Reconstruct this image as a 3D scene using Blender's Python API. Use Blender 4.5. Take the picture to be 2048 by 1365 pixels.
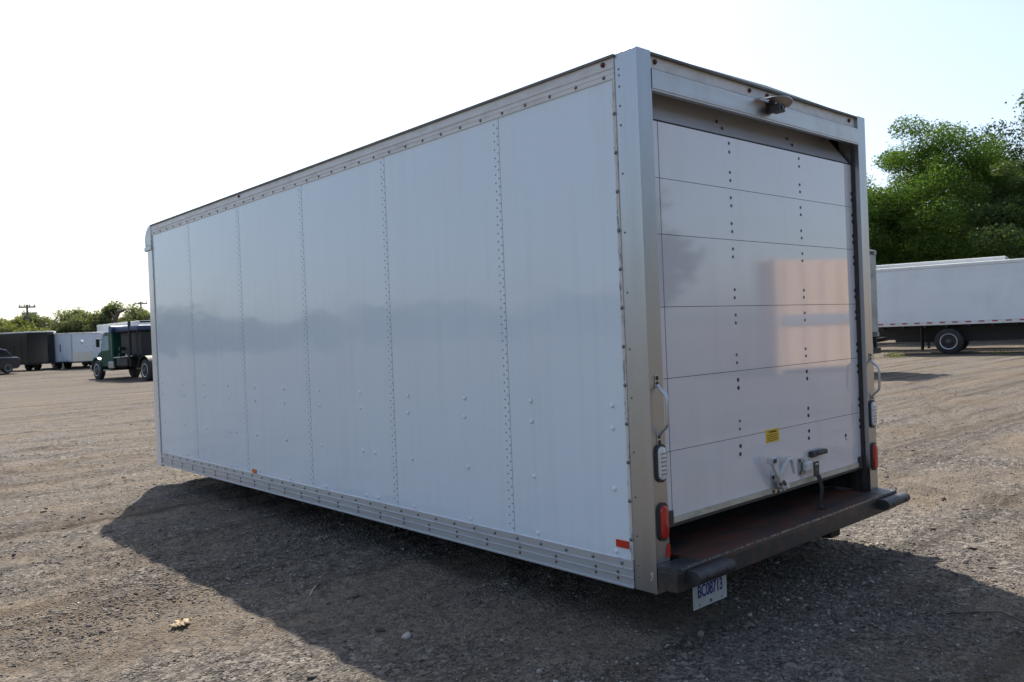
import bpy, bmesh, math, random
import numpy as np
from mathutils import Vector, Matrix

for o in list(bpy.data.objects):
    bpy.data.objects.remove(o, do_unlink=True)
scene = bpy.context.scene
COL = scene.collection
R = math.radians

# ------------------------------------------------------------------ camera
CAM = (-3.251, -2.608, 1.588)
YAW, PITCH, ROLL = R(41.880), R(-0.5686), R(-2.3433)
cam_data = bpy.data.cameras.new('camera')
cam = bpy.data.objects.new('camera', cam_data)
COL.objects.link(cam)
fwd = Vector((math.sin(YAW)*math.cos(PITCH), math.cos(YAW)*math.cos(PITCH), math.sin(PITCH)))
rgt = Vector((math.cos(YAW), -math.sin(YAW), 0))
upv = rgt.cross(fwd)
r2 = rgt*math.cos(ROLL)+upv*math.sin(ROLL)
u2 = -rgt*math.sin(ROLL)+upv*math.cos(ROLL)
m = Matrix((r2, u2, -fwd)).transposed().to_4x4()
m.translation = CAM
cam.matrix_world = m
cam_data.sensor_width = 36
cam_data.lens = 28.84
cam_data.clip_start = 0.05
cam_data.clip_end = 4000
cam_data.dof.use_dof = True
cam_data.dof.focus_distance = 5.6
cam_data.dof.aperture_fstop = 5.0
scene.camera = cam

# ------------------------------------------------------------------ sky and sun
SUN_AZ, SUN_EL = R(29.5), R(50.5)          # azimuth measured from +Y towards +X
world = bpy.data.worlds.new('World')
scene.world = world
world.use_nodes = True
wn = world.node_tree.nodes
sky = wn.new('ShaderNodeTexSky')
sky.sky_type = 'NISHITA'
sky.sun_disc = False
sky.sun_elevation = SUN_EL
sky.sun_rotation = SUN_AZ
sky.air_density = 1.0
sky.dust_density = 2.0
sky.ozone_density = 1.0
bg = wn['Background']
bg.inputs['Strength'].default_value = 0.136
hs = wn.new('ShaderNodeHueSaturation')
hs.inputs['Saturation'].default_value = 0.80
tint = wn.new('ShaderNodeMix'); tint.data_type = 'RGBA'; tint.blend_type = 'MULTIPLY'
tint.inputs[0].default_value = 1.0
tint.inputs[7].default_value = (0.945, 1.0, 1.055, 1)
world.node_tree.links.new(sky.outputs[0], hs.inputs['Color'])
world.node_tree.links.new(hs.outputs[0], tint.inputs[6])
world.node_tree.links.new(tint.outputs[2], bg.inputs[0])
sd = bpy.data.lights.new('sun', 'SUN')
sd.energy = 5.0
sd.angle = R(0.6)
sd.color = (1.0, 0.93, 0.82)
sun = bpy.data.objects.new('sun', sd)
COL.objects.link(sun)
sdir = Vector((math.sin(SUN_AZ)*math.cos(SUN_EL), math.cos(SUN_AZ)*math.cos(SUN_EL), math.sin(SUN_EL)))
sun.rotation_euler = sdir.to_track_quat('Z', 'Y').to_euler()
sun.location = (10, 20, 30)
vs = scene.view_settings
vs.view_transform = 'Standard'
vs.look = 'None'
vs.gamma = 1.0
vs.use_curve_mapping = False
vs.exposure = 0.54

# ------------------------------------------------------------------ materials
def nmat(name):
    mt = bpy.data.materials.new(name)
    mt.use_nodes = True
    nt = mt.node_tree
    return mt, nt, nt.nodes['Principled BSDF']

def link(nt, a, b):
    nt.links.new(a, b)

def noise(nt, vec, scale, detail=4, rough=.55):
    n = nt.nodes.new('ShaderNodeTexNoise')
    n.inputs['Scale'].default_value = scale
    n.inputs['Detail'].default_value = detail
    n.inputs['Roughness'].default_value = rough
    if vec is not None:
        link(nt, vec, n.inputs['Vector'])
    return n

def mapping(nt, sc=(1, 1, 1), kind='Object', loc=(0, 0, 0)):
    tc = nt.nodes.new('ShaderNodeTexCoord')
    mp = nt.nodes.new('ShaderNodeMapping')
    mp.inputs['Scale'].default_value = sc
    mp.inputs['Location'].default_value = loc
    link(nt, tc.outputs[kind], mp.inputs['Vector'])
    return mp.outputs[0]

def ramp(nt, fac, p0, p1, c0=(0, 0, 0, 1), c1=(1, 1, 1, 1)):
    r = nt.nodes.new('ShaderNodeValToRGB')
    e = r.color_ramp.elements
    e[0].position, e[1].position = p0, p1
    e[0].color, e[1].color = c0, c1
    link(nt, fac, r.inputs[0])
    return r.outputs[0]

def mix(nt, fac, a, b, mode='MIX'):
    x = nt.nodes.new('ShaderNodeMix')
    x.data_type = 'RGBA'
    x.blend_type = mode
    for sock, v in ((x.inputs[0], fac), (x.inputs[6], a), (x.inputs[7], b)):
        if isinstance(v, (int, float)):
            sock.default_value = v
        elif isinstance(v, tuple):
            sock.default_value = v if len(v) == 4 else (*v, 1)
        else:
            link(nt, v, sock)
    return x.outputs[2]

def bump(nt, b, h, strength, dist):
    n = nt.nodes.new('ShaderNodeBump')
    n.inputs['Strength'].default_value = strength
    n.inputs['Distance'].default_value = dist
    link(nt, h, n.inputs['Height'])
    link(nt, n.outputs[0], b.inputs['Normal'])
    return n

def mat(name, col, rough=.5, metal=0., spec=.5, dirt=None, dscale=(6, 6, 6), amt=.5, lo=.45, hi=.75,
        wave=0., wsc=(1, 1, 1), grain=None, rvar=0., coat=0.):
    mt, nt, b = nmat(name)
    b.inputs['Roughness'].default_value = rough
    b.inputs['Metallic'].default_value = metal
    b.inputs['Specular IOR Level'].default_value = spec
    b.inputs['Coat Weight'].default_value = coat
    b.inputs['Coat Roughness'].default_value = .05
    c = (*col, 1)
    b.inputs['Base Color'].default_value = c
    if dirt:
        v = mapping(nt, dscale)
        n = noise(nt, v, 1.0, 6, .6)
        f = ramp(nt, n.outputs[0], lo, hi, (0, 0, 0, 1), (amt, amt, amt, 1))
        link(nt, mix(nt, f, c, (*dirt, 1)), b.inputs['Base Color'])
        if rvar:
            rr = ramp(nt, n.outputs[0], lo, hi, (rough,)*3+(1,), (rough+rvar,)*3+(1,))
            link(nt, rr, b.inputs['Roughness'])
    if wave:
        v = mapping(nt, wsc)
        n = noise(nt, v, 1.0, 2, .5)
        bump(nt, b, n.outputs[0], 1.0, wave)
    elif grain:
        v = mapping(nt, grain[0])
        n = noise(nt, v, 1.0, 4, .6)
        bump(nt, b, n.outputs[0], grain[1], grain[2])
    return mt

M = {}
def streak_panel():
    mt, nt, b = nmat('white_gelcoat')
    v = mapping(nt, (1, 9, .35))
    n = noise(nt, v, 1.5, 6, .65)
    f = ramp(nt, n.outputs[0], .48, .78, (0, 0, 0, 1), (.24, .24, .24, 1))
    v2 = mapping(nt, (1.1, 1.1, 1.1))
    n2 = noise(nt, v2, 1.0, 5, .6)
    f2 = ramp(nt, n2.outputs[0], .5, .8, (0, 0, 0, 1), (.16, .16, .16, 1))
    c = mix(nt, f, (.71, .79, .85), (.54, .57, .60))
    c = mix(nt, f2, c, (.60, .65, .69))
    v3 = mapping(nt, (1, 30, 30))
    n3 = noise(nt, v3, 1.0, 5, .7)
    f3 = ramp(nt, n3.outputs[0], .70, .76, (0, 0, 0, 1), (.35, .35, .35, 1))
    c = mix(nt, f3, c, (.42, .40, .37))
    link(nt, c, b.inputs['Base Color'])
    b.inputs['Roughness'].default_value = .09
    b.inputs['Specular IOR Level'].default_value = .5
    rr = ramp(nt, n2.outputs[0], .35, .8, (.035, .035, .035, 1), (.095, .095, .095, 1))
    link(nt, rr, b.inputs['Roughness'])
    vw = mapping(nt, (1.0, .9, 1.6))
    nw = noise(nt, vw, 1.0, 3, .45)
    bump(nt, b, nw.outputs[0], 1.0, .005)
    return mt
M['panel'] = streak_panel()
M['door'] = mat('white_door_paint', (.70, .695, .725), .06, dirt=(.52, .50, .47), dscale=(5, 5, 1.0), amt=.3, lo=.5, hi=.85, wave=.0012, wsc=(1.5, 1, 1.8), rvar=.05, coat=1.0)
M['doorcream'] = mat('cream_rail_paint', (.55, .52, .42), .4, dirt=(.25, .21, .15), dscale=(9, 9, 30), amt=.7)
def brushed(name, col, rough, sc, d=.35, stain=(.30, .22, .14), metal=1.0):
    mt, nt, b = nmat(name)
    b.inputs['Metallic'].default_value = metal
    v = mapping(nt, sc)
    n = noise(nt, v, 1.0, 4, .6)
    v2 = mapping(nt, (3, 3, 1.2))
    n2 = noise(nt, v2, 1.5, 6, .65)
    f2 = ramp(nt, n2.outputs[0], .5, .85, (0, 0, 0, 1), (d, d, d, 1))
    link(nt, mix(nt, f2, (*col, 1), (*stain, 1)), b.inputs['Base Color'])
    rr = ramp(nt, n.outputs[0], .3, .7, (rough-.06,)*3+(1,), (rough+.08,)*3+(1,))
    link(nt, rr, b.inputs['Roughness'])
    bump(nt, b, n.outputs[0], .12, .0004)
    return mt
M['steel'] = brushed('brushed_stainless', (.44, .45, .465), .34, (50, 50, .8), .28, (.33, .29, .25))
M['alu'] = brushed('mill_aluminium', (.52, .55, .59), .42, (40, .8, 40), .30, (.36, .34, .32), .6)
M['alud'] = brushed('dull_aluminium', (.50, .51, .52), .45, (8, 8, 8), .5, (.25, .22, .19))
M['hdr'] = brushed('header_stainless', (.48, .46, .45), .34, (.8, 40, 40), .45, (.30, .21, .14))
M['railw'] = mat('dirty_white_rail', (.66, .66, .65), .4, dirt=(.33, .27, .20), dscale=(8, 5, 14), amt=.5, lo=.46, hi=.78, grain=((10, 10, 60), .3, .002))
M['whitep'] = mat('white_post_paint', (.72, .73, .72), .18, dirt=(.5, .47, .42), dscale=(4, 4, 1), amt=.4)
M['caulk'] = mat('peeling_sealant', (.60, .58, .54), .7, dirt=(.12, .11, .10), dscale=(40, 40, 9), amt=.9, lo=.52, hi=.66, grain=((60, 60, 30), .7, .004))
M['roofedge'] = mat('grimy_roof_edge', (.13, .125, .105), .6, dirt=(.05, .05, .04), dscale=(9, 9, 9), amt=.8)
M['bolt'] = mat('zinc_bolt', (.20, .21, .22), .45, .7, dirt=(.10, .08, .06), dscale=(40, 40, 40), amt=.8)
M['rust'] = mat('rusty_bolt', (.16, .10, .06), .7, .3, dirt=(.05, .04, .03), dscale=(60, 60, 60), amt=.8)
M['rivet'] = mat('seam_rivet', (.17, .18, .20), .4, .3)
M['dome'] = mat('white_dome_rivet', (.80, .82, .85), .2)
M['hole'] = mat('dark_bolt_hole', (.035, .03, .028), .6)
M['gap'] = mat('seam_shadow_gap', (.04, .04, .045), .8)
M['blackrub'] = mat('black_rubber', (.035, .035, .038), .55, dirt=(.10, .09, .08), dscale=(12, 12, 12), amt=.45)
M['blackmet'] = mat('black_bumper_paint', (.035, .035, .036), .5, dirt=(.13, .06, .035), dscale=(7, 12, 12), amt=.8, lo=.5, hi=.66, grain=((40, 40, 40), .4, .002))
M['deck'] = mat('rust_red_deck', (.13, .048, .028), .55, dirt=(.045, .040, .037), dscale=(2.5, 9, 10), amt=.95, lo=.42, hi=.60, grain=((60, 60, 60), .5, .003))
M['deckend'] = mat('diamond_plate_black', (.05, .052, .056), .45, .3, dirt=(.11, .10, .085), dscale=(9, 9, 9), amt=.7)
M['worn'] = mat('worn_bare_edge', (.32, .33, .35), .4, .7, dirt=(.06, .05, .05), dscale=(60, 60, 60), amt=.9, lo=.45, hi=.6)
M['redlens'] = mat('red_lens', (.50, .018, .015), .16, coat=.4)
M['clearlens'] = mat('clear_lens', (.74, .74, .72), .12, dirt=(.35, .34, .32), dscale=(1, 1, 90), amt=.6, coat=.5)
M['lensrib'] = mat('lens_rib_grey', (.22, .22, .22), .3)
M['redrefl'] = mat('red_reflector', (.55, .035, .012), .2)
M['orangerefl'] = mat('orange_reflector', (.75, .13, .01), .2)
M['dkred'] = mat('dark_red_marker', (.09, .012, .010), .3)
M['plate'] = mat('licence_plate_white', (.52, .53, .51), .3, dirt=(.34, .32, .28), dscale=(14, 14, 14), amt=.6)
M['platetxt'] = mat('licence_plate_blue', (.015, .03, .20), .4)
M['yellow'] = mat('yellow_sticker', (.72, .46, .015), .4)
M['ink'] = mat('black_ink', (.03, .025, .02), .6)
M['chalk'] = mat('chalk', (.8, .8, .78), .9)
M['latch'] = mat('white_latch_paint', (.62, .62, .60), .3, dirt=(.16, .13, .10), dscale=(22, 22, 22), amt=.6, lo=.52, hi=.72)
M['handle'] = mat('galvanised_handle', (.55, .57, .60), .3, 1.0)
M['webbing'] = mat('black_webbing', (.012, .012, .013), .8)
M['interior'] = mat('dark_interior', (.06, .05, .045), .8)
M['frame'] = mat('rusty_subframe', (.035, .03, .028), .8, dirt=(.08, .04, .025), dscale=(6, 6, 6), amt=.8)
M['roofskin'] = mat('roof_skin', (.7, .7, .68), .5, dirt=(.4, .38, .33), dscale=(2, 2, 2), amt=.6)
M['camblk'] = mat('camera_housing', (.055, .055, .055), .45)
M['tyre'] = mat('tyre_rubber', (.022, .022, .023), .75, dirt=(.09, .08, .065), dscale=(5, 5, 5), amt=.5)
M['rim'] = mat('polished_rim', (.42, .43, .44), .38, .9)
M['riml'] = mat('rim_lip_bright', (.72, .73, .74), .3, .6)
M['rimdisc'] = mat('rim_disc', (.40, .41, .42), .4, .6)
M['rimw'] = mat('white_rim', (.33, .33, .32), .5)
M['hub'] = mat('wheel_hub', (.10, .10, .10), .5, .6)
M['tpanel'] = mat('truck_white', (.74, .775, .82), .18, dirt=(.5, .51, .52), dscale=(.8, .8, .8), amt=.4, wave=.01, wsc=(.8, .8, .8))
M['greybox'] = mat('weathered_grey_box', (.38, .40, .38), .5, dirt=(.10, .09, .08), dscale=(2, 2, 2), amt=.7)
M['trailw'] = mat('trailer_white', (.68, .71, .77), .22, dirt=(.5, .5, .5), dscale=(1, 1, 1), amt=.3)
M['trailk'] = mat('trailer_black', (.012, .013, .017), .12)
M['guard'] = mat('stone_guard', (.55, .53, .50), .35, 1.0, grain=((25, 25, 25), .5, .01))
M['green'] = mat('dark_green_paint', (.010, .065, .048), .3, spec=.3)
M['blue'] = mat('blue_tarp', (.02, .05, .12), .5, grain=((4, 14, 14), .4, .02))
M['carblue'] = mat('dark_blue_car_paint', (.015, .02, .035), .12, coat=.6)
M['glass'] = mat('window_glass', (.35, .48, .50), .05, spec=.8)
M['dkglass'] = mat('dark_window_glass', (.02, .025, .03), .04, spec=.8)
M['chassis'] = mat('chassis_black', (.018, .018, .019), .6)
M['chrome'] = mat('chrome', (.75, .76, .78), .08, 1.0)
M['tapered'] = mat('red_tape', (.38, .03, .025), .35)
M['orange'] = mat('peach_container_paint', (.90, .60, .36), .55, dirt=(.82, .52, .3), dscale=(1, 1, 1), amt=.3)
M['greyband'] = mat('grey_band_paint', (.33, .35, .40), .5)
M['pole'] = mat('pole_wood', (.16, .14, .12), .85, dirt=(.08, .07, .06), dscale=(8, 8, 1), amt=.7)
M['wire'] = mat('power_wire', (.25, .26, .27), .6)
M['farb'] = mat('far_building_blue', (.22, .29, .36), .7)
M['bark'] = mat('bark', (.10, .08, .06), .9, dirt=(.04, .035, .03), dscale=(6, 6, 2), amt=.8, grain=((8, 8, 2), .8, .03))
M['dryleaf'] = mat('dry_leaf', (.55, .42, .26), .8, dirt=(.35, .26, .15), dscale=(30, 30, 30), amt=.6)
M['straw'] = mat('straw', (.55, .43, .24), .8)
M['twig'] = mat('dark_twig', (.04, .032, .028), .85)

def leaf_mat(name, c1, c2, tr):
    mt = bpy.data.materials.new(name)
    mt.use_nodes = True
    nt = mt.node_tree
    nt.nodes.remove(nt.nodes['Principled BSDF'])
    out = nt.nodes['Material Output']
    g = nt.nodes.new('ShaderNodeNewGeometry')
    r = ramp(nt, g.outputs['Random Per Island'], 0, 1, (*c1, 1), (*c2, 1))
    d = nt.nodes.new('ShaderNodeBsdfDiffuse')
    t = nt.nodes.new('ShaderNodeBsdfTranslucent')
    gl = nt.nodes.new('ShaderNodeBsdfGlossy')
    gl.inputs['Roughness'].default_value = .35
    gl.inputs['Color'].default_value = (.5, .5, .5, 1)
    link(nt, r, d.inputs[0])
    link(nt, mix(nt, 1.0, r, (1.3, 1.25, .5), 'MULTIPLY'), t.inputs[0])
    mx = nt.nodes.new('ShaderNodeMixShader')
    mx.inputs[0].default_value = tr
    link(nt, d.outputs[0], mx.inputs[1]); link(nt, t.outputs[0], mx.inputs[2])
    m2 = nt.nodes.new('ShaderNodeMixShader')
    m2.inputs[0].default_value = .025
    link(nt, mx.outputs[0], m2.inputs[1]); link(nt, gl.outputs[0], m2.inputs[2])
    link(nt, m2.outputs[0], out.inputs[0])
    return mt
M['leaf_locust'] = leaf_mat('locust_leaves', (.055, .112, .022), (.105, .178, .042), .42)
M['leaf_dark'] = leaf_mat('dark_leaves', (.022, .042, .016), (.05, .08, .03), .25)
M['leaf_pale'] = leaf_mat('pale_leaves', (.055, .095, .035), (.095, .14, .055), .36)
M['leaf_far'] = leaf_mat('far_hazed_leaves', (.115, .145, .085), (.18, .205, .125), .42)  # distance haze painted in: leaf tones paled and desaturated
M['leaf_far2'] = leaf_mat('far_yellow_hazed_leaves', (.135, .16, .065), (.19, .21, .095), .42)  # yellow-green tones, paled the same way for distance haze

def ground_mat():
    mt, nt, b = nmat('gravel_dirt')
    g = nt.nodes.new('ShaderNodeNewGeometry')
    pos = g.outputs['Position']
    def mp(sc, rz=0):
        x = nt.nodes.new('ShaderNodeMapping')
        x.inputs['Scale'].default_value = sc
        x.inputs['Rotation'].default_value = (0, 0, rz)
        link(nt, pos, x.inputs[0])
        return x.outputs[0]
    big = noise(nt, mp((1, 1, 1)), .55, 6, .62)
    track = noise(nt, mp((.45, 1.1, 1), R(-28)), 1.0, 7, .68)
    med = noise(nt, mp((1, 1, 1)), 5.0, 6, .7)
    fine = noise(nt, mp((1, 1, 1)), 60.0, 5, .75)
    v = nt.nodes.new('ShaderNodeTexVoronoi'); v.inputs['Scale'].default_value = 70
    v.inputs['Randomness'].default_value = 1
    link(nt, pos, v.inputs['Vector'])
    v2 = nt.nodes.new('ShaderNodeTexVoronoi'); v2.inputs['Scale'].default_value = 26
    link(nt, pos, v2.inputs['Vector'])
    dirt = mix(nt, ramp(nt, med.outputs[0], .3, .75), (.245, .192, .138), (.152, .119, .086))
    grav = mix(nt, ramp(nt, med.outputs[0], .3, .7), (.080, .069, .059), (.130, .112, .095))
    sp = nt.nodes.new('ShaderNodeSeparateColor')
    link(nt, v.outputs['Color'], sp.inputs[0])
    peb = ramp(nt, sp.outputs[0], .0, 1., (.035, .031, .028, 1), (.33, .295, .255, 1))
    grav = mix(nt, .72, grav, peb)
    v3 = nt.nodes.new('ShaderNodeTexVoronoi'); v3.inputs['Scale'].default_value = 34
    link(nt, pos, v3.inputs['Vector'])
    sp3 = nt.nodes.new('ShaderNodeSeparateColor'); link(nt, v3.outputs['Color'], sp3.inputs[0])
    peb3 = ramp(nt, sp3.outputs[0], .1, 1., (.06, .052, .046, 1), (.40, .35, .30, 1))
    few = ramp(nt, sp3.outputs[2], .60, .66, (0, 0, 0, 1), (.75, .75, .75, 1))
    grav = mix(nt, few, grav, peb3)
    dirt = mix(nt, ramp(nt, sp.outputs[1], .55, .62, (0, 0, 0, 1), (.5, .5, .5, 1)), dirt, peb)
    add = nt.nodes.new('ShaderNodeMath'); add.operation = 'ADD'
    link(nt, big.outputs[0], add.inputs[0]); link(nt, track.outputs[0], add.inputs[1])
    f = ramp(nt, add.outputs[0], .44*2, .57*2) if False else None
    half = nt.nodes.new('ShaderNodeMath'); half.operation = 'MULTIPLY'; half.inputs[1].default_value = .5
    link(nt, add.outputs[0], half.inputs[0])
    f = ramp(nt, half.outputs[0], .43, .55)
    c = mix(nt, f, dirt, grav)
    sp2 = nt.nodes.new('ShaderNodeSeparateColor')
    link(nt, v2.outputs['Color'], sp2.inputs[0])
    c = mix(nt, ramp(nt, sp2.outputs[1], .86, .90, (0, 0, 0, 1), (.55, .55, .55, 1)), c, (.09, .082, .075))
    c = mix(nt, ramp(nt, fine.outputs[0], .3, .75, (0, 0, 0, 1), (.5, .5, .5, 1)), c, mix(nt, 1.0, c, (.55, .53, .52), 'MULTIPLY'))
    # damp dark stains and rust patches
    st = noise(nt, mp((.6, .9, 1), R(20)), 1.3, 5, .6)
    c = mix(nt, ramp(nt, st.outputs[0], .58, .74, (0, 0, 0, 1), (.75, .75, .75, 1)), c, mix(nt, 1.0, c, (.5, .48, .47), 'MULTIPLY'))
    for rz_, sc_ in ((R(38), (.10, 2.6, 1)), (R(-12), (.08, 2.0, 1))):
        tk_ = noise(nt, mp(sc_, rz_), 1.0, 4, .62)
        c = mix(nt, ramp(nt, tk_.outputs[0], .53, .64, (0, 0, 0, 1), (.75, .75, .75, 1)), c, mix(nt, 1.0, c, (.55, .53, .52), 'MULTIPLY'))
        c = mix(nt, ramp(nt, tk_.outputs[0], .30, .44, (.45, .45, .45, 1), (0, 0, 0, 1)), c, mix(nt, 1.0, c, (1.5, 1.45, 1.36), 'MULTIPLY'))
    link(nt, c, b.inputs['Base Color'])
    b.inputs['Roughness'].default_value = .92
    b.inputs['Specular IOR Level'].default_value = .15
    hm = nt.nodes.new('ShaderNodeMath'); hm.operation = 'MULTIPLY_ADD'
    link(nt, v.outputs['Distance'], hm.inputs[0]); hm.inputs[1].default_value = -1.2
    link(nt, fine.outputs[0], hm.inputs[2])
    h2 = nt.nodes.new('ShaderNodeMath'); h2.operation = 'MULTIPLY_ADD'
    link(nt, med.outputs[0], h2.inputs[0]); h2.inputs[1].default_value = 1.5
    link(nt, hm.outputs[0], h2.inputs[2])
    bump(nt, b, h2.outputs[0], .9, .014)
    return mt
M['ground'] = ground_mat()

def pebble_mat():
    mt, nt, b = nmat('pebble_stone')
    g = nt.nodes.new('ShaderNodeNewGeometry')
    r = nt.nodes.new('ShaderNodeValToRGB')
    link(nt, g.outputs['Random Per Island'], r.inputs[0])
    e = r.color_ramp.elements
    e[0].position = 0; e[0].color = (.085, .077, .07, 1)
    e[1].position = 1; e[1].color = (.50, .47, .43, 1)
    for p_, c_ in ((.3, (.14, .123, .107, 1)), (.62, (.185, .16, .135, 1)), (.88, (.24, .205, .168, 1)), (.97, (.36, .33, .29, 1))):
        x = e.new(p_); x.color = c_
    n = noise(nt, mapping(nt, (90, 90, 90)), 1.0, 3, .6)
    c = mix(nt, ramp(nt, n.outputs[0], .35, .75, (0, 0, 0, 1), (.5, .5, .5, 1)), r.outputs[0], mix(nt, 1.0, r.outputs[0], (.55, .53, .5), 'MULTIPLY'))
    link(nt, c, b.inputs['Base Color'])
    b.inputs['Roughness'].default_value = .85
    b.inputs['Specular IOR Level'].default_value = .25
    return mt
M['pebble'] = pebble_mat()

# ------------------------------------------------------------------ mesh helpers
class MB:
    def __init__(s):
        s.v = []; s.f = []
    def add(s, vs_, fs):
        n = len(s.v)
        s.v += [tuple(x) for x in vs_]
        s.f += [tuple(i+n for i in q) for q in fs]
        return s
    def box(s, x0, x1, y0, y1, z0, z1):
        return s.add([(x0, y0, z0), (x1, y0, z0), (x1, y1, z0), (x0, y1, z0), (x0, y0, z1), (x1, y0, z1), (x1, y1, z1), (x0, y1, z1)],
                     [(0, 3, 2, 1), (4, 5, 6, 7), (0, 1, 5, 4), (1, 2, 6, 5), (2, 3, 7, 6), (3, 0, 4, 7)])
    def prism(s, prof, axis, a, b, cap=True):
        # prof: list of 2D points in the two other axes (in xyz order), counter-clockwise
        def P(q, t):
            if axis == 0: return (t, q[0], q[1])
            if axis == 1: return (q[0], t, q[1])
            return (q[0], q[1], t)
        n = len(prof)
        vv = [P(q, a) for q in prof]+[P(q, b) for q in prof]
        ff = [(i, (i+1) % n, n+(i+1) % n, n+i) for i in range(n)]
        if cap:
            ff += [tuple(range(n-1, -1, -1)), tuple(range(n, 2*n))]
        return s.add(vv, ff)
    def tube(s, pts, r, n=8, cap=True):
        pts = [Vector(q) for q in pts]
        rr = r if isinstance(r, (list, tuple)) else [r]*len(pts)
        vv = []; ff = []
        ref = None
        for i, q in enumerate(pts):
            t = (pts[min(i+1, len(pts)-1)]-pts[max(i-1, 0)]).normalized()
            if ref is None:
                ref = Vector((0, 0, 1)) if abs(t.z) < .9 else Vector((1, 0, 0))
            a = t.cross(ref).normalized(); b_ = a.cross(t).normalized()
            ref = b_
            for k in range(n):
                an = 2*math.pi*k/n
                vv.append(q+(a*math.cos(an)+b_*math.sin(an))*rr[i])
        for i in range(len(pts)-1):
            for k in range(n):
                ff.append((i*n+k, i*n+(k+1) % n, (i+1)*n+(k+1) % n, (i+1)*n+k))
        if cap:
            ff.append(tuple(range(n-1, -1, -1)))
            ff.append(tuple(range((len(pts)-1)*n, len(pts)*n)))
        return s.add(vv, ff)
    def lathe(s, prof, axis, c, n=24):
        # prof: (t along axis, radius)
        vv = []; ff = []
        for (t, r) in prof:
            for k in range(n):
                a = 2*math.pi*k/n
                u, w = r*math.cos(a), r*math.sin(a)
                if axis == 0: q = (c[0]+t, c[1]+u, c[2]+w)
                elif axis == 1: q = (c[0]+u, c[1]+t, c[2]+w)
                else: q = (c[0]+u, c[1]+w, c[2]+t)
                vv.append(q)
        for i in range(len(prof)-1):
            for k in range(n):
                ff.append((i*n+k, i*n+(k+1) % n, (i+1)*n+(k+1) % n, (i+1)*n+k))
        ff.append(tuple(range(n-1, -1, -1)))
        ff.append(tuple(range((len(prof)-1)*n, len(prof)*n)))
        return s.add(vv, ff)
    def mesh(s, name, mt, smooth=None, fix=True):
        me = bpy.data.meshes.new(name)
        me.from_pydata(s.v, [], s.f)
        if fix:
            bm = bmesh.new(); bm.from_mesh(me)
            bmesh.ops.recalc_face_normals(bm, faces=bm.faces)
            bm.to_mesh(me); bm.free()
        me.materials.append(mt)
        if smooth is not None:
            for p in me.polygons: p.use_smooth = True
            me.set_sharp_from_angle(angle=R(smooth))
        me.update()
        return me
    def build(s, name, mt, parent=None, smooth=None, bevel=0, loc=(0, 0, 0), seg=2):
        o = obj(name, s.mesh(name, mt, smooth), parent, loc)
        if bevel:
            b = o.modifiers.new('bevel', 'BEVEL')
            b.width = bevel; b.segments = seg; b.limit_method = 'ANGLE'; b.angle_limit = R(40)
            b.harden_normals = False
        return o

def obj(name, me, parent=None, loc=(0, 0, 0), rot=(0, 0, 0)):
    o = bpy.data.objects.new(name, me)
    COL.objects.link(o)
    o.parent = parent
    o.location = loc
    o.rotation_euler = rot
    return o

def tag(o, label, cat, group=None):
    o['label'] = label; o['category'] = cat
    if group: o['group'] = group
    return o

def thing(name, label, cat, loc=(0, 0, 0), rz=0, group=None):
    o = obj(name, None, None, loc, (0, 0, rz))
    o.empty_display_size = .2
    return tag(o, label, cat, group)

def stadium(cx, cz, w, h, n=8):
    r = w/2; pts = []
    for k in range(n+1):
        a = math.pi*k/n
        pts.append((cx+r*math.cos(a), cz+h/2-r+r*math.sin(a)))
    for k in range(n+1):
        a = math.pi+math.pi*k/n
        pts.append((cx+r*math.cos(a), cz-h/2+r+r*math.sin(a)))
    return pts

# ------------------------------------------------------------------ terrain
def vnoise(x, y, seed):
    xi = np.floor(x).astype(np.int64); yi = np.floor(y).astype(np.int64)
    xf = x-xi; yf = y-yi
    def h(a, b):
        n = (a*374761393+b*668265263+seed*974711) & 0x7fffffff
        n = (n ^ (n >> 13))*1274126177 & 0x7fffffff
        return ((n ^ (n >> 16)) & 0xffff)/65535.0
    u = xf*xf*(3-2*xf); w = yf*yf*(3-2*yf)
    return (h(xi, yi)*(1-u)+h(xi+1, yi)*u)*(1-w)+(h(xi, yi+1)*(1-u)+h(xi+1, yi+1)*u)*w-.5

def sstep(a, b, x):
    t = np.clip((x-a)/(b-a), 0, 1)
    return t*t*(3-2*t)

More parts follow.
